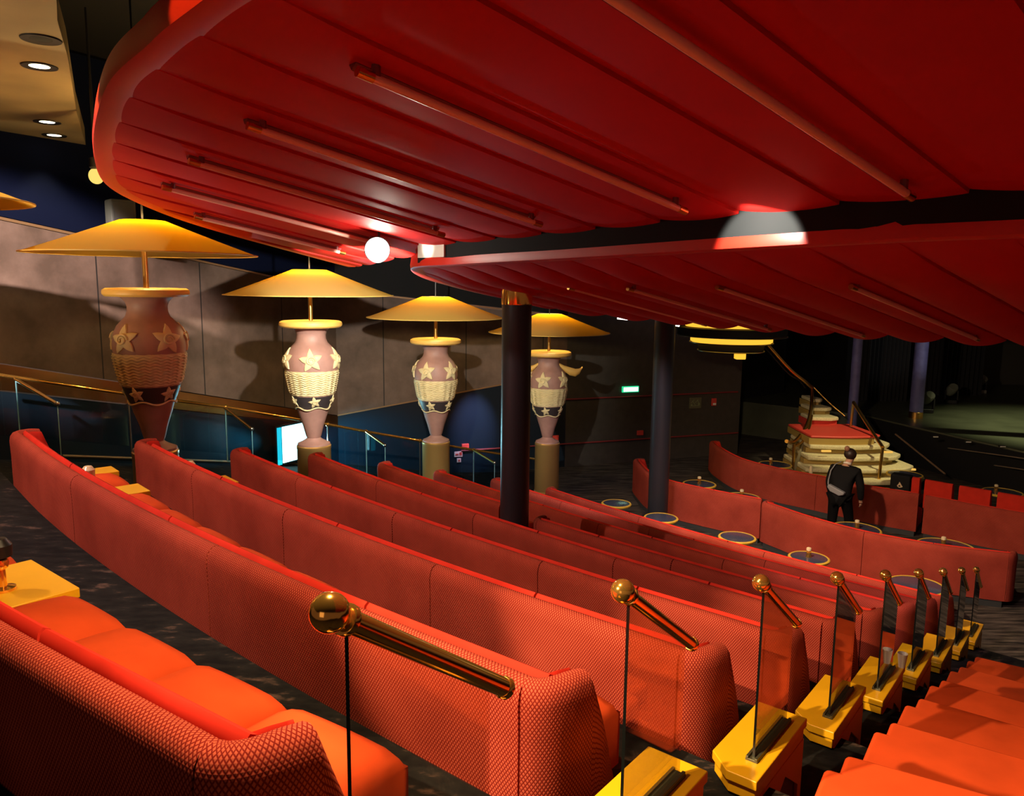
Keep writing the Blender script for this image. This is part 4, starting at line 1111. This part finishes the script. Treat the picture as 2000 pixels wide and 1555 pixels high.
# curved stringer panel at the left of the flight
sp_ = [(1552, 905, 17.75), (1562, 880, 18.0), (1573, 852, 18.5), (1582, 820, 19.1), (1586, 790, 19.7)]
vs = []
for x, y, Y in sp_:
    t = at(x, y, Y=Y); z0 = max(.02, t.z - .75); vs += [(t.x, t.y, z0), (t.x, t.y, t.z), (t.x + .05, t.y + .02, t.z), (t.x + .05, t.y + .02, z0)]
fs = [(i * 4 + j, i * 4 + 4 + j, i * 4 + 4 + (j + 1) % 4, i * 4 + (j + 1) % 4) for i in range(len(sp_) - 1) for j in range(4)] + [(0, 1, 2, 3), tuple(range(len(vs) - 4, len(vs)))]
MB().add(vs, fs).build('stringer_panel', P('taupe_stringer', (.20, .17, .10), .5), S, so, smooth=50)
# ramp rail on the stage side
A, B = at(1749, 848, Y=19.2), at(1846, 926, Y=17.6)
r = thing('ramp_rail', 'thin dark rail slanting down from the stage, right of the staircase', 'handrail', (B.x, B.y, B.z - .05)); MB().tube([A, B], .022, 10).build('rail', P('dull_bronze', (.16, .10, .06), .5), r, (B.x, B.y, B.z - .05))
# stepped round ceiling piece with glowing rings
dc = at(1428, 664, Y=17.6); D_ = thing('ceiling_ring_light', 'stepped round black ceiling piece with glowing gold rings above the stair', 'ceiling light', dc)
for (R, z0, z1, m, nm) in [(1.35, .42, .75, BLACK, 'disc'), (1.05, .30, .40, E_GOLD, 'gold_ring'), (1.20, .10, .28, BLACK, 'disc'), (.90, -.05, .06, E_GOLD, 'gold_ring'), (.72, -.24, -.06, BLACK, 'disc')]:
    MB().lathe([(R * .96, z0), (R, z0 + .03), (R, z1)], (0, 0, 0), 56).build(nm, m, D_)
for (R, z) in [(.92, -.055), (1.21, .10), (.73, -.24)]:
    MB().tube([(R * math.cos(2 * PI * i / 56), R * math.sin(2 * PI * i / 56), z) for i in range(57)], .012, 6, caps=False).build('ring_edge', STEEL, D_)
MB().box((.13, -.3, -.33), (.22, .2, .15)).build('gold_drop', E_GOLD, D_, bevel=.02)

MB().lathe([(1.0, .76), (1.5, .80), (1.5, .95)], (0, 0, 0), 48).build('glowing_ceiling_patch', EM('lit_pale_blue', (.50, .62, 1), .9), D_)  # glowing ring added in place of a blue-lit patch of ceiling
for (xa, ya), (xb, yb), lab in [((1206, 620), (1226, 622), 'short glowing strip for lit ceiling peeping under the lower canopy, left one'), ((1296, 629), (1327, 635), 'glowing strip for lit ceiling peeping under the lower canopy beside the second column')]:
    A, B = at(xa, ya, Y=14.6), at(xb, yb, Y=14.6); r = thing('lit_ceiling_strip', lab, 'tube light', (A + B) / 2)
    MB().tube([A, B], .035, 12).build('tube', EM('lit_white', (1, .95, .85), 3), r, (A + B) / 2); MB().tube([A + Vector((0, 0, .035)), A + Vector((0, 0, 3.2))], .01, 6).tube([B + Vector((0, 0, .035)), B + Vector((0, 0, 3.2))], .01, 6).build('hanger', DARKMETAL, r, (A + B) / 2)  # glowing tubes and hangers added for bright patches of the ceiling beyond
A, B = at(1815, 646, Y=18.6), at(2140, 672, Y=17.6)
hd_ = thing('stage_valance_ceiling', 'pale grey valance over the stage, peeping under the scalloped canopy edge', 'valance', (A + B) / 2)
vs = [A, B, B + Vector((0, 0, .9)), A + Vector((0, 0, .9))]; vs += [v + Vector((.1, .25, 0)) for v in vs]
MB().add(vs, [(0, 1, 2, 3), (7, 6, 5, 4), (0, 4, 5, 1), (1, 5, 6, 2), (2, 6, 7, 3), (3, 7, 4, 0)]).build('cloth', P('pale_valance', (.5, .5, .48), .8), hd_, (A + B) / 2, smooth=0)
spot((11.5, 13.5, 3.6), B.lerp(A, .55) + Vector((0, 0, .2)), 500, 26, .6, (1, .97, .9), .05)

# ================================================================== THE PERSON
pf = at(1637, 1062, z=0); pf = Vector((pf.x, pf.y, 0))
face = Vector((.72, .69, 0)).normalized(); rgt = Vector((face.y, -face.x, 0))
PR = thing('person', 'person in a black jacket walking between the banquettes, head bent, grey crossbody bag', 'person', pf)
def L3(f, r, u): return face * f + rgt * r + Vector((0, 0, u))
def skin(name, nodes, edges, mat, root_i=0, sub=2, extra=None):
    me = bpy.data.meshes.new(name); me.from_pydata([tuple(p) for p, _ in nodes], edges, [])
    o = bpy.data.objects.new(name, me); C.objects.link(o)
    o.modifiers.new('s', 'SKIN'); me.skin_vertices[0].data[0].use_root = False
    for i, (_, r) in enumerate(nodes):
        me.skin_vertices[0].data[i].radius = r if isinstance(r, tuple) else (r, r); me.skin_vertices[0].data[i].use_root = (i == root_i)
    o.modifiers[0].use_smooth_shade = True
    s = o.modifiers.new('u', 'SUBSURF'); s.levels = sub; s.render_levels = sub
    dg = bpy.context.evaluated_depsgraph_get(); ev = o.evaluated_get(dg)
    m2 = bpy.data.meshes.new_from_object(ev); bpy.data.objects.remove(o); bpy.data.meshes.remove(me)
    if extra:
        bm = bmesh.new(); bm.from_mesh(m2)
        tmp = bpy.data.meshes.new('t'); tmp.from_pydata([tuple(v) for v in extra.v], [], extra.f); bm.from_mesh(tmp); bm.to_mesh(m2); bm.free(); bpy.data.meshes.remove(tmp)
    m2.materials.clear(); m2.materials.append(mat); m2.name = name
    m2.polygons.foreach_set('use_smooth', [True] * len(m2.polygons))
    o2 = bpy.data.objects.new(name, m2); C.objects.link(o2); o2.parent = PR; return o2
# joints (forward, right, up)
pel = L3(-.06, 0, .90); sp1 = L3(-.03, 0, 1.06); ch = L3(.06, .0, 1.27); nk = L3(.14, 0, 1.41); hd0 = L3(.20, .01, 1.48); hd1 = L3(.25, .015, 1.57); hd2 = L3(.24, .015, 1.64)
hl, hr = L3(-.06, -.10, .86), L3(-.06, .10, .86)
kl, kr = L3(-.04, -.12, .48), L3(.10, .11, .49); al, ar = L3(-.14, -.12, .09), L3(.14, .12, .08); tl, tr = L3(0, -.13, .035), L3(.28, .13, .035)
sl, sr = L3(.08, -.20, 1.33), L3(.08, .20, 1.33); el, er = L3(.06, -.27, 1.07), L3(.11, .27, 1.05); wl, wr = L3(.13, -.25, .84), L3(.20, .25, .81)
pl_, pr_ = L3(.16, -.245, .775), L3(.23, .245, .745)
hand = MB()
for base, s_ in ((pl_, -1), (pr_, 1)):
    for i, (df, ln) in enumerate([(-.032, .062), (-.011, .072), (.011, .070), (.031, .056)]):
        b = base + face * df + Vector((0, 0, -.015)); k = b + Vector((0, 0, -ln * .5)) + face * .012 - rgt * (s_ * .004); e = k + Vector((0, 0, -ln * .40)) + face * .014 - rgt * (s_ * .022)
        hand.tube([b, k, e], [.0095, .0088, .0065], 8)
    b = base + face * .036 + Vector((0, 0, .02)); k = b + face * .03 + Vector((0, 0, -.03)) - rgt * (s_ * .012); e = k + face * .012 + Vector((0, 0, -.03)) - rgt * (s_ * .012)
    hand.tube([b, k, e], [.011, .010, .007], 8)
# nose, ears, brow on the head
fd = (face * .92 + Vector((0, 0, -.40))).normalized(); hc = (hd1 + hd0) / 2 + Vector((0, 0, .035))
hand.ball(hc + fd * .102 + Vector((0, 0, -.005)), .014, 10, 8, (1, 1, 1.5))
for s_ in (1, -1):
    hand.ball(hc + rgt * (.078 * s_) + face * -.005, .020, 10, 8, (.6, .9, 1.5)); hand.ball(hc + fd * .085 + rgt * (.032 * s_) + Vector((0, 0, .022)), .011, 8, 6)
hand.ball(hc + fd * .088 + Vector((0, 0, -.045)), .016, 10, 6, (1.2, 1.2, .5))
nodes = [(pel, (.13, .10)), (sp1, (.12, .09)), (ch, (.14, .10)), (nk, .052), (hd0, (.062, .066)), (hd1, (.080, .088)), (hd2, .062),
         (hl, .085), (kl, .058), (al, .042), (tl, .036), (hr, .085), (kr, .058), (ar, .042), (tr, .036),
         (sl, .055), (el, .042), (wl, .028), (pl_, (.018, .038)), (sr, .055), (er, .042), (wr, .028), (pr_, (.018, .038))]
edges = [(0, 1), (1, 2), (2, 3), (3, 4), (4, 5), (5, 6), (0, 7), (7, 8), (8, 9), (9, 10), (0, 11), (11, 12), (12, 13), (13, 14), (2, 15), (15, 16), (16, 17), (17, 18), (2, 19), (19, 20), (20, 21), (21, 22)]
skin('body', nodes, edges, SKIN, 0, 2, hand)
jn = [(L3(-.075, 0, .745), (.175, .14)), (L3(-.07, 0, .80), (.20, .165)), (L3(-.055, 0, .92), (.195, .155)), (sp1, (.185, .145)), (ch, (.205, .15)), (L3(.11, 0, 1.36), (.12, .09)), (L3(.135, 0, 1.405), (.07, .065)),
      (L3(.08, -.215, 1.325), .085), (el + L3(0, -.0, 0), .070), (wl, .052), (L3(.08, .215, 1.325), .085), (er, .070), (wr, .052)]
skin('jacket', jn, [(0, 1), (1, 2), (2, 3), (3, 4), (4, 5), (5, 6), (4, 7), (7, 8), (8, 9), (4, 10), (10, 11), (11, 12)], JACKET, 0, 2)
tn = [(L3(-.06, 0, .90), (.16, .13)), (hl + L3(0, 0, -.02), .115), (kl, .086), (L3(-.12, -.12, .12), .075), (hr + L3(0, 0, -.02), .115), (kr, .086), (L3(.13, .12, .12), .075)]
skin('trousers', tn, [(0, 1), (1, 2), (2, 3), (0, 4), (4, 5), (5, 6)], TROUS, 0, 2)
for q, d in ((tl, -.05), (tr, -.05)):
    MB().ball(Vector((q.x, q.y, .05)) + face * d, .055, 14, 10, (1.6, 1.6, .9)).build('shoe', BLACK, PR)
hm = MB(); hm.ball(hc + Vector((0, 0, .035)) - face * .028, .104, 20, 14, (1.0, 1.0, .98)); hm.build('hair', HAIR, PR)
MB().ball(hc + Vector((0, 0, .135)) - face * .10 - rgt * .03, .046, 14, 10, (1, 1, 1.1)).build('hair_bun', P('light_brown_bun', (.24, .11, .06), .6), PR)
MB().lathe([(.068, -.012), (.072, 0), (.062, .02), (.055, .015)], L3(.14, 0, 1.43), 18, axis=(L3(.35, 0, 1)).normalized()).build('collar', WHITEP, PR)
bag = MB(); bc = L3(-.205, -.02, 1.0); bx = (rgt * .94 + Vector((0, 0, -.30))).normalized(); by = -face; bz = bx.cross(by).normalized()
if bz.z < 0: bz = -bz
pr = [(-.15, .055), (.15, .045), (.16, .0), (.09, -.055), (-.08, -.055), (-.16, .0)]
vs = [bc + bx * x + bz * z + by * .045 for x, z in pr] + [bc + bx * x + bz * z - by * .045 for x, z in pr]; n = 6
bag.add(vs, [tuple(range(n)), tuple(range(2 * n - 1, n - 1, -1))] + [(i, n + i, n + (i + 1) % n, (i + 1) % n) for i in range(n)])
bg = bag.build('crossbody_bag', BAGM, PR, bevel=.02, seg=3)
MB().tube([bc - bx * .15 + bz * .04 + by * .03, L3(-.195, -.17, 1.16), L3(-.12, -.17, 1.32), L3(-.02, -.14, 1.42), L3(.10, -.10, 1.45)], .010, 8).build('strap', BAGM, bg)

# ================================================================== LIGHT
WARM = (1, .80, .55)
# urn lamp bulbs
for i, p in enumerate(LAMPS): point((p.x, p.y, p.z + .69), [150, 150, 120, 110][i], (1, .72, .30), .06)
# house spots behind and above the viewer
spot((-3.3, .75, 6.15), (2.4, 4.2, 1.8), 2700, 28, .4, (1, .70, .38), .04)
spot((-.45, 2.1, 5.42), (-.42, 2.18, 2.5), 500, 118, .5, (1, .68, .34), .05)
spot((-5.2, 4.2, 6.6), (-2.2, 6.2, 2.6), 1000, 70, .5, (1, .70, .60), .06)
spot((-5.9, 1.5, 7.6), (-7.0, 11.2, 4.25), 20000, 20, .5, (1, .82, .74), .08)
# the glaring spotlight
spot(spp + Vector((-.02, .42, -.14)), (-2.25, 13.2, 3.7), 1700, 62, .35, (1, .94, .80), .04)
spot(spp + aim * .02 + Vector((.14, 0, -.05)), ct(4.66, 6.6).to_3d() + Vector((0, 0, 4.85)), 40, 24, .5, (1, .94, .80), .04)
point(spp + aim * .14 + Vector((0, 0, -.12)), 14, (1, .93, .78), .04)
# downlight grazing the upstand
q = ct(3.85, 2.62); q2 = ct(4.26, 2.62); spot((q.x, q.y, 4.91), (q2.x, q2.y, 4.74), 130, 72, .3, (1, .95, .80), .015)
q = ct(1.33, 5.35); spot((-4.6, 4.2, 6.9), (q.x, q.y, 5.60), 700, 9, .4, (1, .55, .10), .02)
q = ct(1.15, 3.2); spot((-2.6, 1.2, 6.9), (q.x, q.y, 5.6), 420, 10, .4, (1, .55, .10), .02)
# lower floor house lights
spot((2.4, 9.4, 4.35), (6.2, 12.6, .6), 1100, 95, .6, (1, .70, .46), .1)
spot((1.0, 10.8, 4.5), (2.0, 13.5, .6), 420, 70, .5, (.95, .78, .9), .08)
# stage and stairs
spot((13.5, 17, 7.6), (14.2, 18.8, 1), 2800, 62, .7, (1, 1, .52), .1)
spot((9.5, 14.5, 6.8), (8.2, 18.2, .8), 1500, 26, .5, (1, .85, .46), .06)
# bronze soffit downlights, and an added spot below to brighten the soffit
for p in DLP[1:]: spot((p.x, p.y, 6.46), (p.x, p.y, 0), 60, 80, .5, (1, .85, .55), .05)
spot((-6.6, 6.0, 3.2), (-5.2, 7.4, 6.5), 500, 110, .6, (1, .80, .5), .1)
# cyan panel spill and the violet patch on the dado
lq = lp.location + Vector((n1.x, n1.y, 0)) * .40
spot(lq, (0, 9, 2.6), 420, 75, .6, (.42, .88, 1), .12)
spot(lq, onw2(700, 885, 0), 320, 70, .7, (.06, .66, 1), .12)
spot(lq, onw1(410, 868, 0), 200, 26, .5, (.06, .66, 1), .12)
# pink wash on the lower rows, from under the lower canopy
spot((2.4, 6.2, 4.2), (4.2, 8.3, 1.6), 330, 52, .5, (1, .62, .62), .05)
# light leaving the open tops of the shades
for p in LAMPS[:2]: spot((p.x, p.y, p.z + .82), (p.x, p.y, p.z + 3), 90, 150, .5, (1, .55, .18), .08)
vp_ = onw2(925, 835, 0); spot(vp_ + Vector((n2.x * 1.6, n2.y * 1.6, 2.1)), vp_, 1100, 30, 1.0, (.62, .62, 1), .05)
area((-2.6, -2.6, 4.6), (-1.0, 2.0, 2.9), 9, 2.0, (1, .62, .42))  # added soft fill behind the viewer, lifts the nearest banquette back
w = bpy.data.worlds.new('world'); bpy.context.scene.world = w; w.use_nodes = True
w.node_tree.nodes['Background'].inputs[0].default_value = (1, .55, .38, 1); w.node_tree.nodes['Background'].inputs[1].default_value = .10

sc = bpy.context.scene
sc.view_settings.view_transform = 'Standard'; sc.view_settings.look = 'None'; sc.view_settings.gamma = 1; sc.view_settings.exposure = 0
sc.view_settings.use_curve_mapping = False
sc.cycles.use_denoising = True
sc.cycles.max_bounces = 8; sc.cycles.transparent_max_bounces = 16; sc.cycles.sample_clamp_indirect = 6
